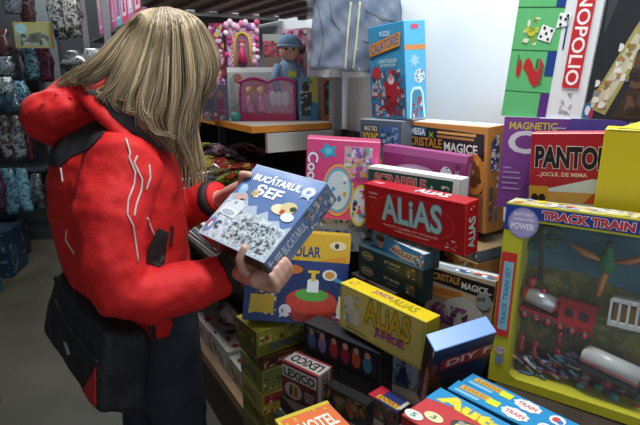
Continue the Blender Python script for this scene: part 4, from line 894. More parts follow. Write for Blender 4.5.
o = patch('red_panel', [(81, 394), (97, 366), (96, 410), (88, 404)], mat('#a01812', .6), tree=tb, par=bg, step=1.2); bfix(o)
o = trim('red_piping', [(46, 314), (47, 330), (56, 352), (68, 376), (84, 398)], .0035, mat('#a01812', .6), tree=tb, par=bg); bfix(o)
o = trim('seam', [(56, 300), (66, 322), (84, 345), (98, 362)], .003, mat('#2a2c30', .6), tree=tb, par=bg); bfix(o)
o = patch('bag_badge', [(64, 341), (67, 343), (71, 354), (68, 355)], mat('#8a8c90', .4), tree=tb, par=bg, step=.8); bfix(o)
mb = MB(); mb.tube([Rt+UP*(-.02), at(152, 325, 1.09), at(153, 305, 1.10)], [.016, .014, .013], blk, 10, flat=.35)
mb.tube([at(153, 305, 1.12), at(155, 285, 1.15), at(158, 262, 1.165), at(163, 240, 1.20), at(166, 205, 1.27)], .013, blk, 10, flat=.35)
bpart(mb, 'strap')
mb = MB(); mb.tube([at(152, 262, 1.15), at(160, 264, 1.15), at(164, 256, 1.16)], .006, blk, 8); bpart(mb, 'buckle')
mb = MB(); mb.tube([Lt+UP*(-.03), at(70, 272, 1.22), at(76, 262, 1.28), at(80, 240, 1.38)], .012, blk, 10, flat=.4); bpart(mb, 'strap')
# ---------------------------------------------------------------- shelving along the right wall
sh = empty('shelving_unit', loc=ts(1.0, 2.0, 0))
tag(sh, 'long wall shelving beside the aisle, with an orange edged toy shelf above dark lower shelves', 'shelving')
def shpart(name, *blocks, m=dark, par=sh):
    mb = MB()
    for q in blocks: tsbox(mb, *q, m)
    o = mb.build(name); o.data.transform(Matrix.Translation(-par.location)); o.parent = par; return o
shpart('toy_shelf', (.80, 1.84, 1.195, 1.2, 4.6, 1.216), m=mat('#c9c5ba', .4))
shpart('shelf_edge', (.785, 1.825, 1.193, .80, 4.6, 1.218), (.80, 1.825, 1.193, 1.2, 1.84, 1.218), m=mat('#d08528', .4))
shpart('bracket', (.84, 1.80, 1.115, 1.2, 1.82, 1.19), m=mat('#b9bab4', .4))
shpart('upper_shelf', (.45, 1.50, 1.655, 1.2, 2.02, 1.675), (.60, 2.4, 1.68, 1.2, 4.6, 1.70), m=mot(['#2c2b29', '#4a4845', '#5d5b57'], 12))
shpart('shelf_slat', *[(.47+.09*i, 1.51, 1.643, .50+.09*i, 2.02, 1.655) for i in range(8)], m=mat('#75736e', .5))
shpart('middle_shelf', (.60, 2.0, .88, 1.2, 4.6, .90))
shpart('lower_shelf', (.52, 1.46, .775, 1.2, 4.6, .795))
shpart('back_panel', (1.19, 1.62, .30, 1.2, 4.6, 1.19), m=mat('#1c1a19', .8))
shpart('upright', (1.15, 1.80, .3, 1.19, 1.84, 2.2), m=mat('#8b8d8c')); shpart('upright', (1.15, 3.2, .3, 1.19, 3.24, 2.2), m=mat('#8b8d8c'))
# ---------------------------------------------------------------- toys on the orange edged shelf
GT = 'toys on the orange edged shelf'
def tb_(name, label, px, py, z, w, h, d, yaw, faces, art, cat='toy', group=GT, rough=.3):
    p = onz(px, py, z); p.z += .236 if 'between the castle' in label else 0; return gamebox(name, label, cat, (p.x, p.y+(.01 if 'between the castle' in label else 0), p.z, math.radians(yaw), 0, 0, w, h, d), faces, art, group, rough=rough)
SZ = 1.2165
pk = ['#c9407c', '#e6a9c4', '#7c3f8c', '#f0dce6', '#b02a5c', '#d9c86a']
wbx = tb_('toy_box', 'plain white carton at the back of the toy shelf, carrying the pink castle', 229, 117.3, SZ, .265, .235, .085, 0, {'*': '#c9ccc8', 'F': '#b9bcb6', 'T': W}, {'F': [('r', W, 0, .90, 1, 1), ('e', '#a8705c', .18, .78, .09, .10), ('r', '#9aa39c', .04, .04, .12, .8), ('b', ['#8ab0a0', '#d9a0b8', '#b9c4c0'], (.02, .02, .3, .6), 24, .012)]}, cat='toy box')
wt_ = wbx.matrix_world
# castle
cb = Matrix.Translation(onz(229, 117.3, SZ)) @ Matrix.Translation((.006, .008, .2360))
ct = empty('toy_castle', cb); tag(ct, 'pink toy castle pack with a yellow arch, on top of the white carton', 'toy', GT)
mb = MB(); mb.rbox(-.005, 0, 0, .145, .07, .20, mot(pk, 38), .01)
mb.build('carton', ct)
mb = MB(); ar = [(.035, -.004, 0)] + [(.072-.037*math.cos(a), -.004, .10+.055*math.sin(a)) for a in [PI*i/14 for i in range(15)]] + [(.109, -.004, 0)]
mb.tube(ar, .006, mat('#d9b83a', .4), 8); mb.build('arch', ct)
mb = MB(); mb.add([(q[0], -.0012, q[2]) for q in ar], [tuple(range(len(ar)))], mat('#8f6a80', .3)); mb.build('window', ct)
mb = MB(); mb.ell((.072, -.012, .10), (.013, .01, .014), mat('#d99a8c')); mb.tube([(.072, -.012, .09), (.072, -.012, .06), (.072, -.012, .02)], [.010, .014, .024], mat('#c42f5c')); mb.ell((.072, -.010, .115), (.015, .011, .010), mat('#b03048')); mb.build('figure', ct)
rr = random.Random(3)
for i in range(9):
    a = i*.018+.0; mb = MB(); mb.ell((a, -.004, .19+.012*math.sin(i*1.7)), (.014, .012, .016), mat(rr.choice(['#c9407c', '#e6a9c4', '#d97a9c', '#8a5ab0', '#e6c4d4']), .4), 12, 8); mb.build('turret', ct)
for i in range(14):
    mb = MB(); x = rr.choice((-.004, .012, .128, .142)); mb.ell((x, -.004, rr.uniform(.01, .17)), (.012, .008, .012), mat(rr.choice(['#d93f7c', '#f0c4d8', '#e6d04a', '#f4eef0', '#b8307a']), .4), 10, 6); mb.build('flower', ct)
# second pink castle pack behind at left
tb_('toy_box', 'crowded pink and red figure pack left behind the castle', 213, 116.5, SZ, .072, .44, .08, 0, {'*': '#b04a74', 'F': '#a83a64', 'T': '#8c5aa0'}, {'F': [('b', pk+['#5a2a3c', '#d8d0d8'], (.02, .3, .98, .98), 90, .016), ('b', ['#8a7a9c', '#5c8c8c', '#c9a0b8'], (.02, .02, .98, .3), 30, .016)]}, cat='toy box')
tb_('toy_box', 'lilac and teal doll pack at the left end of the toy shelf', 203, 121, SZ, .115, .16, .06, 10, {'*': '#7c6a8c', 'F': '#6f6a88', 'T': '#a89ab8'}, {'F': [('e', '#b98a78', .3, .72, .12, .10), ('e', '#b98a78', .7, .72, .12, .10), ('r', '#4a6a7c', .18, .2, .42, .62), ('r', '#8a4a6c', .58, .2, .82, .62), ('b', ['#c9407c', '#8fb0b0', '#d9c0d0'], (.02, .0, .98, .3), 24, .01)]}, cat='toy box')
# doll set with window
p = onz(240, 121, SZ); D = Matrix.Translation(p) @ Matrix.Rotation(math.radians(3), 4, 'Z')
ds = empty('doll_set', D); tag(ds, 'magenta scalloped window pack with two small dolls, at the front of the toy shelf', 'toy', GT)
mg = mat('#b02f7c', .35)
def arch_top(x): return .165+.018*abs(math.sin(PI*x/.125))
N = 30; mb = MB(); pr = [(0, 0)]+[(.25*i/N, arch_top(.25*i/N)) for i in range(N+1)]+[(.25, 0)]
bk_ = [Vector((x, .05, z)) for x, z in pr]; fr_ = [Vector((x, .045, z)) for x, z in pr]; n = len(pr)
mb.add(bk_+fr_, [tuple(range(n))[::-1], tuple(range(n, 2*n))]+[(i, (i+1) % n, n+(i+1) % n, n+i) for i in range(n)], mot(['#c98aa8', '#d9a9c0', '#c46a98'], 30)); mb.build('backing_card', ds)
mb = MB(); mb.tube([(x, .0, z) for x, z in pr[1:-1]], .007, mg, 8); mb.tube([(.005, 0, 0), (.005, 0, .165)], .006, mg, 8); mb.tube([(.245, 0, 0), (.245, 0, .165)], .006, mg, 8); mb.box(0, -.004, 0, .25, .05, .032, mat('#b8205c', .35)); mb.build('frame', ds)
for x in (.045, .095):
    mb = MB(); mb.ell((x, .02, .125), (.014, .012, .016), mat('#d8a48c')); mb.ell((x, .026, .132), (.019, .012, .017), mat('#c9a050')); mb.tube([(x, .02, .112), (x, .02, .09), (x, .02, .04)], [.008, .012, .026], mat('#d989b4')); mb.build('doll', ds)
for x in (.15, .175, .205):
    mb = MB(); mb.ell((x, .03, .095), (.020, .006, .034), mat('#d8d2dc')); mb.build('accessory', ds)
mb = MB(); mb.add([(x, -.001, z) for x, z in pr], [tuple(range(n))], film('#f0d0e4', .16)); mb.build('window_film', ds)
mb = MB(); mb.ell((-.018, .0, .02), (.026, .02, .020), mat('#4fa39c', .4)); tag(mb.build('toy_shell', None, D), 'small teal shell shaped toy beside the magenta doll pack', 'toy', GT)
# baby doll
p = onz(279, 121, SZ); D = Matrix.Translation(p) @ Matrix.Rotation(math.radians(8), 4, 'Z')
bdl = empty('baby_doll', D); tag(bdl, 'baby doll in pale blue hat and suit with a yellow badge', 'doll', GT)
lbm = mat('#8fa9c8', .8)
mb = MB(); mb.loft([((.055, .10, .0), (.045, 0, 0), (0, .04, 0)), ((.055, .10, .12), (.058, 0, 0), (0, .045, 0)), ((.055, .10, .22), (.060, 0, 0), (0, .045, 0)), ((.055, .10, .265), (.030, 0, 0), (0, .03, 0))], lbm)
mb.tube([(.01, .09, .24), (-.012, .07, .18), (.0, .05, .13)], [.022, .02, .016], lbm); mb.tube([(.10, .09, .24), (.122, .07, .18), (.11, .05, .13)], [.022, .02, .016], lbm); mb.build('suit', bdl)
mb = MB(); mb.ell((.058, .09, .305), (.046, .045, .048), mat('#d8a992', .4), 20, 14); mb.ell((.058, .045, .297), (.006, .006, .006), mat('#c9907c')); mb.build('head', bdl)
mb = MB(); mb.ell((.042, .049, .309), (.006, .004, .006), mat('#2a2a38', .2)); mb.ell((.074, .049, .309), (.006, .004, .006), mat('#2a2a38', .2)); mb.build('eyes', bdl)
mb = MB(); mb.ell((.058, .095, .335), (.053, .053, .042), mat('#7fa3c2', .8), 20, 12); mb.tube([(.058+.052*math.cos(a), .095+.052*math.sin(a), .325) for a in [2*PI*i/20 for i in range(21)]], .005, mat('#9fb9d2', .8), 8); mb.build('hat', bdl)
mb = MB(); mb.rbox(.05, .050, .19, .085, .056, .215, mat('#d8d838'), .002); mb.build('badge', bdl)
tb_('toy_box', 'pink and white patterned card pack standing behind the baby doll', 284, 118.3, SZ, .15, .40, .025, -38, {'*': '#c9a0b0', 'F': '#c894a8'}, {'F': [('b', ['#c9406c', '#e8e0e0', '#8a4a5c', '#e6b9c8', '#4a3a44'], (.02, .4, .98, .98), 70, .016)]}, cat='toy box')
tb_('toy_box', 'brown and red figure pack between the castle and the baby doll', 264.5, 117.3, SZ, .085, .15, .05, 0, {'*': '#6f6258', 'F': '#7c6c62'}, {'F': [('r', '#9a9c98', .0, .8, 1, 1), ('b', ['#8a3a44', '#5a3f34', '#a8876c', '#3a2c2a', '#c0405c'], (.05, .3, .95, .8), 46, .015)]}, cat='toy box')
tb_('figure_pack', 'dark green toy figure on a blue and yellow card, right of the magenta pack', 299, 120.5, SZ, .085, .19, .04, 6, {'*': '#7f9c9c', 'F': '#5f8ca8'}, {'F': [('p', '#c9c44a', [(.5, .5), (1, .4), (1, 1), (.6, 1)]), ('r', '#2f86b4', .6, 0, 1, .4), ('e', '#1c2622', .38, .78, .2, .12), ('p', '#222c26', [(.1, .62), (.7, .66), (.62, .1), (.16, .1)]), ('b', ['#8fa09a', '#2c3a34', '#c9c9c0'], (.05, .1, .75, .9), 26, .008)]}, cat='toy')
tb_('figure_pack', 'orange backed pack with a black toy, at the right end of the toy shelf', 322, 121, SZ, .10, .185, .04, 6, {'*': '#b85a28', 'F': '#a8502c'}, {'F': [('r', '#c9a89a', .5, .3, .9, .8), ('r', '#d8742c', .55, .02, .95, .3), ('e', '#12211c', .28, .8, .18, .14), ('r', '#17201c', .1, .15, .45, .75), ('e', '#2f8c5c', .28, .8, .09, .06), ('e', '#2f7c4c', .28, .42, .12, .08)]}, cat='toy')
tb_('carton', 'blank cream carton with an orange left edge, standing beside the blue jigsaw carton', 345, 126, 1.19, .12, .235, .10, 6, {'*': '#c9c5bb', 'F': '#cfccc4', 'L': '#d08a3a'}, {'F': [('r', '#c98a3c', 0, 0, .06, 1)]}, cat='carton')
# hanging jacket in clear bag
jb = empty('packed_jacket', loc=at(356, 40, 1.72)); tag(jb, 'blue grey work jacket with pale yellow stripes, hanging in a clear bag', 'jacket')
def jp(mb, name, mods=None):
    o = mb.build(name)
    if mods: realize(o, mods)
    o.data.transform(Matrix.Translation(-jb.location)); o.parent = jb; return o
def J(px, py, f=1.72): return at(px, py, f)
mb = MB(); th = Vector((0, .05, 0)); q = [J(308, 70), J(400, 74), J(403, -20), J(315, -20)]
mb.add(q+[a+th for a in q], [(0, 1, 2, 3), (7, 6, 5, 4), (0, 4, 5, 1), (1, 5, 6, 2), (2, 6, 7, 3), (3, 7, 4, 0)], mat('#46536a', .75))
jo = jp(mb, 'cloth', [('BEVEL', dict(width=.012, segments=3)), ('REMESH', dict(mode='VOXEL', voxel_size=.008)), noise_displace(.022, tex), ('SMOOTH', dict(factor=.5, iterations=3))])
ys = mat('#b9b98a', .5)
jo.data.transform(Matrix.Translation(jb.location)); tj = bvh_of(jo); jo.data.transform(Matrix.Translation(-jb.location))
for pts in ([(351, 2), (348, 30), (345, 72)], [(360, 2), (357, 35), (353, 72)]):
    o = trim('reflective_stripe', pts, .0035, ys, tree=tj, par=jb, fbk=1.7); o.data.transform(Matrix.Translation(-jb.location))
for pts in ([(330, 2), (332, 20), (340, 30)], [(366, 10), (380, 18), (396, 22)], [(362, 40), (380, 46), (398, 44)], [(318, 4), (324, 40), (318, 66)]):
    o = trim('seam', pts, .003, mat('#2c3648', .8), tree=tj, par=jb, fbk=1.7); o.data.transform(Matrix.Translation(-jb.location))
mb = MB(); nx, ny = 22, 26; V_ = []
rq = random.Random(4)
for i in range(nx+1):
    for k in range(ny+1):
        x = 307+(404-307)*i/nx; y = -22+(77+22)*k/ny
        V_.append(at(x, y, 1.700+.012*math.sin(i*.9+k*.7)+.008*math.sin(i*2.1-k*1.3)+rq.uniform(-.003, .003)))
mb.add(V_, [(i*(ny+1)+k, (i+1)*(ny+1)+k, (i+1)*(ny+1)+k+1, i*(ny+1)+k+1) for i in range(nx) for k in range(ny)], film('#e8eef4', .10, .08), True); jp(mb, 'clear_bag')
mb = MB(); mb.tube([J(358, -20, 1.74), J(358, -26, 1.74), J(352, -24, 1.83)], .004, mat('#8a8c8e', .3, .8)); jp(mb, 'hook')
# ---------------------------------------------------------------- soft bags heaped on the middle shelf
GB = 'crinkled toy bags heaped on the dark lower shelf'
def pillow(mb, c, L_, W_, H_, X, m):
    mb.loft([(Vector(c)+X @ Vector((L_*u, 0, 0)), X @ Vector((0, W_*k, 0)), X @ Vector((0, 0, H_*k2))) for u, k, k2 in ((-1, .95, .03), (-.9, .97, .25), (-.6, 1, .75), (0, 1.02, 1), (.6, 1, .75), (.9, .97, .25), (1, .95, .03))], m, 18)
bags = [(176, 168, 'red'), (190, 152, 'green'), (204, 160, 'yellow'), (216, 150, 'purple'), (226, 164, 'red'), (238, 158, 'black'), (212, 172, 'dark'), (232, 178, 'green'), (247, 168, 'red'), (196, 178, 'black'), (183, 184, 'green'), (222, 188, 'dark'), (250, 150, 'pink')]
bc = {'red': ['#5a1418', '#a02a24', '#3a1a1a', '#c9a05c'], 'green': ['#2f4a20', '#8a9c3a', '#1c2418', '#b8483c'], 'yellow': ['#8c842c', '#3a3c1c', '#b8b04a', '#5c2a24'], 'purple': ['#6c5a6c', '#3c2a3c', '#a08a98', '#7a3044'], 'black': ['#1c1c20', '#2a2a30', '#5a5a60', '#141416'], 'dark': ['#2a1c1c', '#4a2a24', '#6c6a44', '#1c1616'], 'pink': ['#7c3a50', '#3c2430', '#b07c8c', '#2a1c24']}
rr = random.Random(2)
names = {'red': 'dark red bag', 'green': 'green bag', 'yellow': 'olive yellow bag', 'purple': 'greyish purple bag', 'black': 'black bag', 'dark': 'brown bag', 'pink': 'dull pink bag'}
where = ['lowest at the left by the blond hair', 'highest at the left, just right of the hair', 'near the top left of the heap', 'at the top middle of the heap', 'in the middle of the heap', 'at the top right of the heap', 'in the lower middle of the heap', 'low at the right, above the held box', 'at the right end of the heap', 'at the lower left of the heap', 'behind the far red sleeve', 'at the bottom right behind the held box', 'highest at the right, under the shelf bracket']
for i, (x, y, c) in enumerate(bags):
    zz = .935+(190-y)*.0034; p = onz(x, y, zz)
    X = Euler((rr.uniform(-.5, .5), rr.uniform(-.3, .3), rr.uniform(0, 3))).to_matrix()
    mb = MB(); pillow(mb, (0, 0, 0), .108, .075, .030, X, mot(bc[c], 30, .18)); o = mb.build('toy_bag', None, Matrix.Translation(p))
    tag(o, names[c]+' '+where[i], 'bag', GB)
# magazines
GM = 'magazines stacked on the lower shelf'
cols = ['#b4b6ba', '#d0742c', '#c8ccc8', '#5a5c64', '#e0e2e0', '#a07840', '#b8bec6', '#8c3a30', '#d4d6d0', '#dca83c']
for i, c in enumerate(cols):
    q = ts(.522+.004*i+rr.uniform(-.002, .004), 1.93+rr.uniform(-.03, .03), .7955+.0085*i)
    gamebox('magazine', ['lowest', 'second lowest', 'third lowest', 'fourth lowest', 'fifth lowest', 'fifth from the top', 'fourth from the top', 'third from the top', 'second from the top', 'topmost'][i]+' magazine of the slanting pile between the red sleeves, '+['grey', 'orange', 'light grey', 'charcoal', 'white', 'brown', 'blue grey', 'dark red', 'pale', 'yellow'][i]+' edged', 'magazine',
            (q.x, q.y, q.z, SHELF+rr.uniform(-.06, .06), 0, 0, .33, .008, .27), {'*': c, 'T': c}, {'T': [('b', [c, '#c9c9c0', '#5a4a3a'], (.05, .05, .95, .95), 20, .03)]}, GM)
GM2 = 'magazines lying behind the far sleeve'
for i, c in enumerate(['#8a8f98', '#4a4c54', '#7c8088', '#33353c', '#a85a28', '#c0562c']):
    q = ts(.61, 2.33, .9005+.0135*i)
    gamebox('magazine', ['bluish grey magazine, bottom of the small pile behind the far sleeve', 'dark grey magazine, second from the bottom of the small pile behind the far sleeve', 'mid grey magazine, third from the bottom of the small pile behind the far sleeve', 'charcoal magazine, third from the top of the small pile behind the far sleeve', 'brown orange magazine, second from the top of the small pile behind the far sleeve', 'orange covered magazine, top of the small pile behind the far sleeve'][i], 'magazine',
            (q.x, q.y, q.z, SHELF, 0, 0, .28, .013, .20), {'*': c, 'T': '#9a4a24' if i == 5 else c}, {}, GM2)
# packs on the plinth
GP = 'toy packs lying on the low plinth'
for i in range(6):
    s_ = 1.62+.21*i; q = ts(.572, s_, .301)
    gamebox('toy_pack', ['nearest white and red pack at the plinth end, by the olive stack', 'second white pack on the plinth from the olive stack, with green print', 'third pack on the plinth, pink and white', 'fourth pack on the plinth, pale grey', 'fifth pack on the plinth, beside the jeans', 'farthest pack on the plinth, behind the jeans'][i], 'toy pack', (q.x, q.y, q.z, SHELF, 0, 0, .195, .085+.01*(i % 2), .26),
            {'*': ['#8f8c80', '#a3a398', '#a8888c', '#96968f', '#8c8676', '#8f8c80'][i], 'T': ['#a8a49c', '#b0aea4', '#b09a9c', '#a8a8a0', '#9c988c', '#a8a49c'][i]},
            {'T': [('b', ['#7c1c24', '#c9c4bc', '#3a4a3c', '#9c6a74', '#8a2a2c', '#b8b0a8'], (.03, .03, .97, .97), 26, .022, i)], 'F': [('b', ['#6a6a30', '#8c8a80', '#5a3a34'], (.03, .05, .97, .9), 14, .018, i+9)]}, GP)
mb_ = ts(.66, 1.76, .400); 
for i, (s_, c) in enumerate(((1.60, '#b0a8a0'), (1.84, '#8a7a7c'))):
    q = ts(.70, s_, .398+.0); mb = MB(); mb.ell((0, 0, .05), (.075, .075, .048), mot(['#a89898', '#c4b4b4', '#7c5a60', '#8c2a34'], 14, .3), 22, 12); o = mb.build('toy_ball', None, Matrix.Translation(q)); tag(o, ['pinkish round bubble pack lying on the nearest plinth packs', 'mauve round bubble pack, farther one on the plinth packs'][i], 'toy pack', GP)
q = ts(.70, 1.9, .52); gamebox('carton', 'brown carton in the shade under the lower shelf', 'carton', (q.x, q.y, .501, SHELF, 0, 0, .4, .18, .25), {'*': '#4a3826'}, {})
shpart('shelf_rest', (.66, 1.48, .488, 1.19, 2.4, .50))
# pink doll boxes on the high shelf
GD = 'doll boxes on the high far shelf'
dc = [('#b8508c', 'magenta and lilac'), ('#c93f7a', 'pink with a grey panel'), ('#a87ca0', 'mauve and white'), ('#c9558c', 'bright pink'), ('#5fa8b4', 'turquoise'), ('#c9406c', 'rose'), ('#b86a9c', 'light magenta'), ('#a83a5c', 'crimson and white'), ('#9c5a88', 'plum')]
pos = ['farthest left', 'second from the left', 'third from the left', 'fourth from the left', 'fifth from the left', 'sixth from the left', 'seventh from the left, just above the hair', 'eighth from the left, above the hair', 'nearest, behind the top of the hair']
for i, (c, nm) in enumerate(dc):
    s_ = 4.15-.175*i; q = ts(.615, s_, 1.7005)
    gamebox('doll_box', nm+' doll box on the high shelf, '+pos[i], 'doll box', (q.x, q.y, q.z, SHELF, 0, 0, .165, .33, .08), {'*': c, 'L': c},
            {'F': [('r', '#d8c4d0', .14, .14, .86, .80), ('r', ['#8a8c94', '#7c3a5c', '#d9d0d4', '#b83a6c', '#3f7c94', '#e0c8d0', '#a89aa8', '#d8d8dc', '#c0a0b4'][i], .2, .18, .8, .74), ('e', '#c9a080', .5, .62, .12, .06), ('e', '#b8964c', .5, .67, .15, .05), ('p', ['#d93f8c', '#8a2a5c', '#5fa8b4', '#e6a0c0', '#c93f7a', '#a8305c', '#e0d0e0', '#d04060', '#7c3f8c'][i], [(.42, .56), (.58, .56), (.72, .2), (.28, .2)]), ('t', '#f0dce8', 'dolls', .2, .84, .8, .95, dict(bold=.05))]}, GD)
# low dark goods under that shelf
GH = 'packs on the shelf under the doll boxes'
sh2 = empty('wall_rack', loc=ts(.5, 4.2, 0)); tag(sh2, 'grey metal rack at the far end of the shelving with two dark boards', 'rack')
shpart('rack_board', (.40, 3.6, 1.44, .60, 4.7, 1.46), (.40, 3.6, 1.30, .6, 4.7, 1.315), m=mat('#3c3e40'), par=sh2)
shpart('rack_post', (.56, 3.6, 0, .6, 3.64, 2.3), m=mat('#6c6e70'), par=sh2)
shpart('rack_post', (.56, 4.64, 0, .6, 4.68, 2.3), m=mat('#6c6e70'), par=sh2)
for i, c in enumerate((['#2a2c28', '#6a7068', '#1c1c1c', '#9aa09c'], ['#3a4038', '#1c201c', '#7c8480'], ['#2c3030', '#8a8f90', '#1a1a1c'], ['#4a3c3c', '#8c8c8c', '#20201f'])):
    q = ts(.43, 4.6-.26*i, 1.4605); mb = MB(); X = Euler((.1, 0, SHELF+.2*i)).to_matrix(); pillow(mb, (0, 0, .045), .12, .07, .05, X, mot(c, 22, .25)); tag(mb.build('toy_bag', None, Matrix.Translation(q)), ['dark crinkled bag farthest along the rack board under the doll boxes', 'greenish black bag, second farthest on the rack board', 'silver black bag, second nearest on the rack board', 'brownish bag nearest to the hair on the rack board'][i], 'bag', GH)
# ---------------------------------------------------------------- far left displays across the aisle end
er = empty('end_display', loc=at(46, 300, 4.2)); er.location.z = 0; tag(er, 'tall grey display panel with shelves at the far end of the aisle', 'display')
def slab(name, x0, y0, x1, y1, fwd, th, m, par=None, yaw=ENDON):
    a = at(x0, y1, fwd); w = abs(x1-x0)*fwd/515; h = abs(y1-y0)*fwd/500
    X = Matrix.Translation(a) @ Matrix.Rotation(yaw, 4, 'Z'); mb = MB(); mb.box(0, 0, 0, w, th, h, m)
    if par is None: return mb.build(name, None, X)
    o = mb.build(name); o.data.transform(Matrix.Translation(-par.location) @ X); o.parent = par; return o
gm = mat('#5c6265', .6)
a = at(49, 215, 4.3)
XE = Matrix.Translation((a.x, a.y, 0)) @ Matrix.Rotation(.1, 4, 'Z')
def epart(name, x0, y0, z0, x1, y1, z1, m):
    mb = MB(); mb.box(x0, y0, z0, x1, y1, z1, m); o = mb.build(name); o.data.transform(Matrix.Translation(-er.location) @ XE); o.parent = er; return o
epart('panel', -.06, .3, 0, .14, .34, 2.5, gm)
epart('backboard', -1.6, .36, 0, 1.0, .40, 2.5, mat('#2f3336', .8))
for z in (.62, 1.02, 1.42): epart('shelf_board', -1.2, -.02, z, .02, .34, z+.025, mat('#39444c', .6))
epart('base', -1.2, .0, 0, .02, .34, .08, mat('#2c3034'))
GL = 'hanging goods on the far left display'
def hang(lab, x0, y0, x1, y1, fwd, cols, cat='package', sc=26, bow=.03, name='hanging_pack', grp=GL):
    a = at((x0+x1)/2, y1, fwd); w = (x1-x0)*fwd/505/2; h = (y1-y0)*fwd/500
    rr_ = random.Random(int(x0*7+y0)); mb = MB(); R_ = []
    for i in range(9):
        u = i/8; k = .82+.25*math.sin(PI*min(1, u*1.1))+rr_.uniform(-.05, .05)
        R_.append((Vector((rr_.uniform(-.01, .01), 0, h*u)), Vector((w*k, 0, 0)), Vector((0, bow*(.6+.6*math.sin(PI*u)), 0))))
    mb.loft(R_, mot(cols, sc, .25), 16, pw=.7); return tag(mb.build(name, None, Matrix.Translation(a) @ Matrix.Rotation(rr_.uniform(-.2, .3), 4, 'Z')), lab, cat, grp)
blg = ['#16303c', '#3a6070', '#6f98a4', '#141a20', '#4a5a7c']; dr = ['#2c1a1e', '#4a2a2c', '#1a1416', '#6a5a58']; gy = ['#34393c', '#6a7074', '#1c2024', '#7c8082']
slabs = [('reddish brown pack hanging at the upper left edge', -4, 32, 12, 56, 3.6, dr), ('grey silver pack hanging at the very top left corner', 6, -12, 22, 14, 3.7, gy), ('dark pack with red streaks beside the grey panel top', 22, -12, 36, 23, 3.8, dr),
         ('black pack left under the yellow picture pack', 17, 49, 28, 84, 3.7, ['#14161a', '#2a3038', '#4a3c3c']), ('teal grey pack in the middle under the yellow picture pack', 28, 49, 40, 80, 3.72, blg), ('maroon pack right under the yellow picture pack', 41, 47, 55, 82, 3.75, ['#3a1c28', '#5a2c3c', '#1c1218']),
         ('pale grey pack at the left edge, beside the hood', -4, 58, 14, 76, 3.5, gy), ('white and black pack low at the left edge', -3, 78, 14, 94, 3.4, ['#8a9a9c', '#2a3438', '#b9c4c4', '#1c2428']), ('blue black pack behind the hood', 12, 82, 30, 104, 3.6, blg), ('dark blue pack at the left edge under the white and black one', -4, 95, 24, 112, 3.4, ['#141e26', '#2c3c4a', '#3f5868']),
         ('maroon and silver pack hanging left of the hood', 4, 116, 15, 160, 3.5, ['#2c1a20', '#8a8c8c', '#1c1418', '#5a3a40']), ('silver black beaded pack hanging left of the shoulder', 15, 116, 27, 160, 3.5, ['#1c2226', '#8c9498', '#101416', '#5a6468']), ('dark red pack nearest to the shoulder', 27, 118, 36, 162, 3.6, ['#2a1418', '#4a2428', '#141012']),
         ('dark blue grey fringe bundle left of the jacket', 8, 166, 22, 214, 3.5, ['#28505f', '#5a8494', '#1c3440', '#3f6878']), ('pale blue grey fringe bundle nearest to the jacket', 21, 166, 34, 212, 3.55, ['#3a6474', '#6f9cac', '#284a58']), ('black bundle with silver bits by the jacket', 34, 172, 46, 208, 3.7, ['#14181a', '#3a4244', '#6a7072']), ('purple dark bundle at the left edge', -4, 168, 8, 210, 3.3, ['#241a2c', '#4a2c44', '#14121a'])]
for lab, x0, y0, x1, y1, fw, cl in slabs: hang(lab, x0, y0, x1, y1, fw, cl)
o = hang('black glossy bag with silver pieces hanging left of the doll boxes', 53, -14, 68, 40, 3.4, ['#121412', '#2a2e2a', '#8a8f8c', '#1c201c']); o = hang('dark brown bag with a silver glint beside the doll boxes', 67, -14, 83, 38, 3.3, ['#1c1a18', '#4a443c', '#a0a09c', '#2a2622'])
o = hang('small grey pack above the red hood', 68, 52, 84, 66, 3.5, ['#4a5052', '#7c8486', '#2c3032']); o = hang('small white pack above the hair behind the hood', 86, 50, 104, 64, 3.5, ['#9aa0a0', '#c4c8c8', '#3c4042'])
p = at(16, 48, 3.55); gamebox('picture_pack', 'yellow framed picture pack with a grey animal hanging on the grey panel', 'package', (p.x, p.y, p.z, .08, 0, 0, .245, .165, .02), {'*': '#8c8044'}, {'F': [('r', '#6f8070', .04, .06, .92, .94), ('r', '#8a8a5c', .04, .5, .92, .94), ('e', '#7fa8b0', .2, .75, .15, .2), ('p', '#4c5450', [(.15, .3), (.4, .55), (.7, .62), (.92, .4), (.8, .25), (.45, .2)]), ('b', ['#5a5f58', '#8a8a78', '#3c4440'], (.15, .1, .9, .6), 20, .02)]}, GL)
# boxes low on the left side of the aisle
GX = 'boxes low on the left of the aisle'
def lowbox(lab, px, py, w, h, d, yaw, cl, z=0.0, name='toy_box'):
    p = onz(px, py, z); return gamebox(name, lab, 'toy box', (p.x, p.y, z+.0005, math.radians(yaw), 0, 0, w, h, d), {'*': cl[0], 'T': cl[1]}, {'F': [('b', cl, (.04, .04, .96, .96), 40, .03)], 'R': [('b', cl, (.04, .04, .96, .96), 40, .03)]}, GX)
lowbox('teal and blue carton standing on the floor at the left edge', -62, 312, .26, .40, .30, 12, ['#1c4a5c', '#4a7468', '#2a6a84', '#7c8c7c', '#5c3038'])
lowbox('dark blue carton behind the teal one at the left edge', -26, 280, .26, .34, .3, 10, ['#1a2c40', '#24384a', '#2c5068', '#4a6470'])
lowbox('glassy blue carton farther along the left of the aisle', -8, 262, .22, .62, .22, 12, ['#14202c', '#1c2c38', '#3a5464', '#5a6c74'])
lowbox('grey blue clear pack farthest along the left of the aisle', 22, 219, .28, .26, .2, 12, ['#3a4a50', '#5a6a70', '#7c8c90', '#26343a'])
lowbox('tall green and yellow carton at the bottom left corner', -58, 452, .12, .36, .3, 16, ['#3a5a30', '#7c8430', '#9a9a34', '#2c4424'])
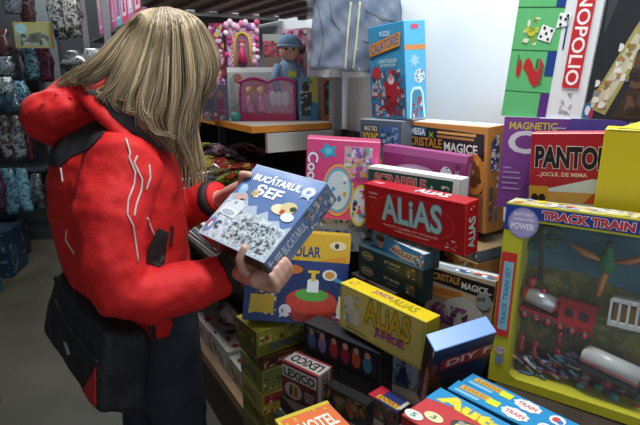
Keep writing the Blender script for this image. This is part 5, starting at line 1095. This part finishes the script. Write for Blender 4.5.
p = onz(-10, 400, 0); mb = MB(); mb.tube([(0, 0, 0), (0, 0, .3), (.03, 0, .42)], [.02, .018, .014], mat('#16171a', .5)); tag(mb.build('umbrella', None, Matrix.Translation((p.x, p.y, .001))), 'black folded umbrella standing at the left edge', 'umbrella')
# ---------------------------------------------------------------- lamps, sky, camera
def lamp(t, s, power, ln=1.2):
    c = ts(t, s, 2.64); o = MB(); X = Matrix.Translation(c) @ Matrix.Rotation(SHELF, 4, 'Z')
    mb = MB(); mb.box(-ln/2, -.09, .02, ln/2, .09, .055, mat('#d8d8d4')); f = mb.build('ceiling_lamp', None, X); f['kind'] = 'structure'
    em = bpy.data.materials.get('lamp_tube')
    if not em:
        em = bpy.data.materials.new('lamp_tube'); em.use_nodes = True; b = em.node_tree.nodes['Principled BSDF']
        b.inputs['Emission Color'].default_value = (.92, .97, 1, 1); b.inputs['Emission Strength'].default_value = 3
    mb = MB(); mb.tube([(-ln/2+.03, 0, 0), (ln/2-.03, 0, 0)], .014, em, 10); mb.build('tube', f)
    l = bpy.data.lights.new('lamp_light', 'AREA'); l.shape = 'RECTANGLE'; l.size = ln; l.size_y = .16; l.energy = power; l.color = (.93, .97, 1)
    lo_ = bpy.data.objects.new('lamp_light', l); C.objects.link(lo_); lo_.matrix_world = X @ Matrix.Translation((0, 0, -.02))
LAMPS = ((.62, .75, 36), (.2, 2.9, 24), (.2, 4.6, 18))
for q in LAMPS: lamp(*q)
w = bpy.data.worlds.new('daylight'); bpy.context.scene.world = w; w.use_nodes = True
w.node_tree.nodes['Background'].inputs[0].default_value = (.80, .90, 1.0, 1); w.node_tree.nodes['Background'].inputs[1].default_value = .9
cam = bpy.data.cameras.new('camera'); co = bpy.data.objects.new('camera', cam); C.objects.link(co)
cam.sensor_width = 36; cam.sensor_fit = 'HORIZONTAL'; cam.lens = 36*FPX/640; cam.clip_start = .02
co.location = (0, 0, CZ); co.rotation_euler = (math.radians(90)-PITCH, 0, 0)
S = bpy.context.scene; S.camera = co
S.view_settings.view_transform = 'Standard'; S.view_settings.look = 'None'; S.view_settings.gamma = 1; S.view_settings.use_curve_mapping = False
S.view_settings.exposure = 0.25
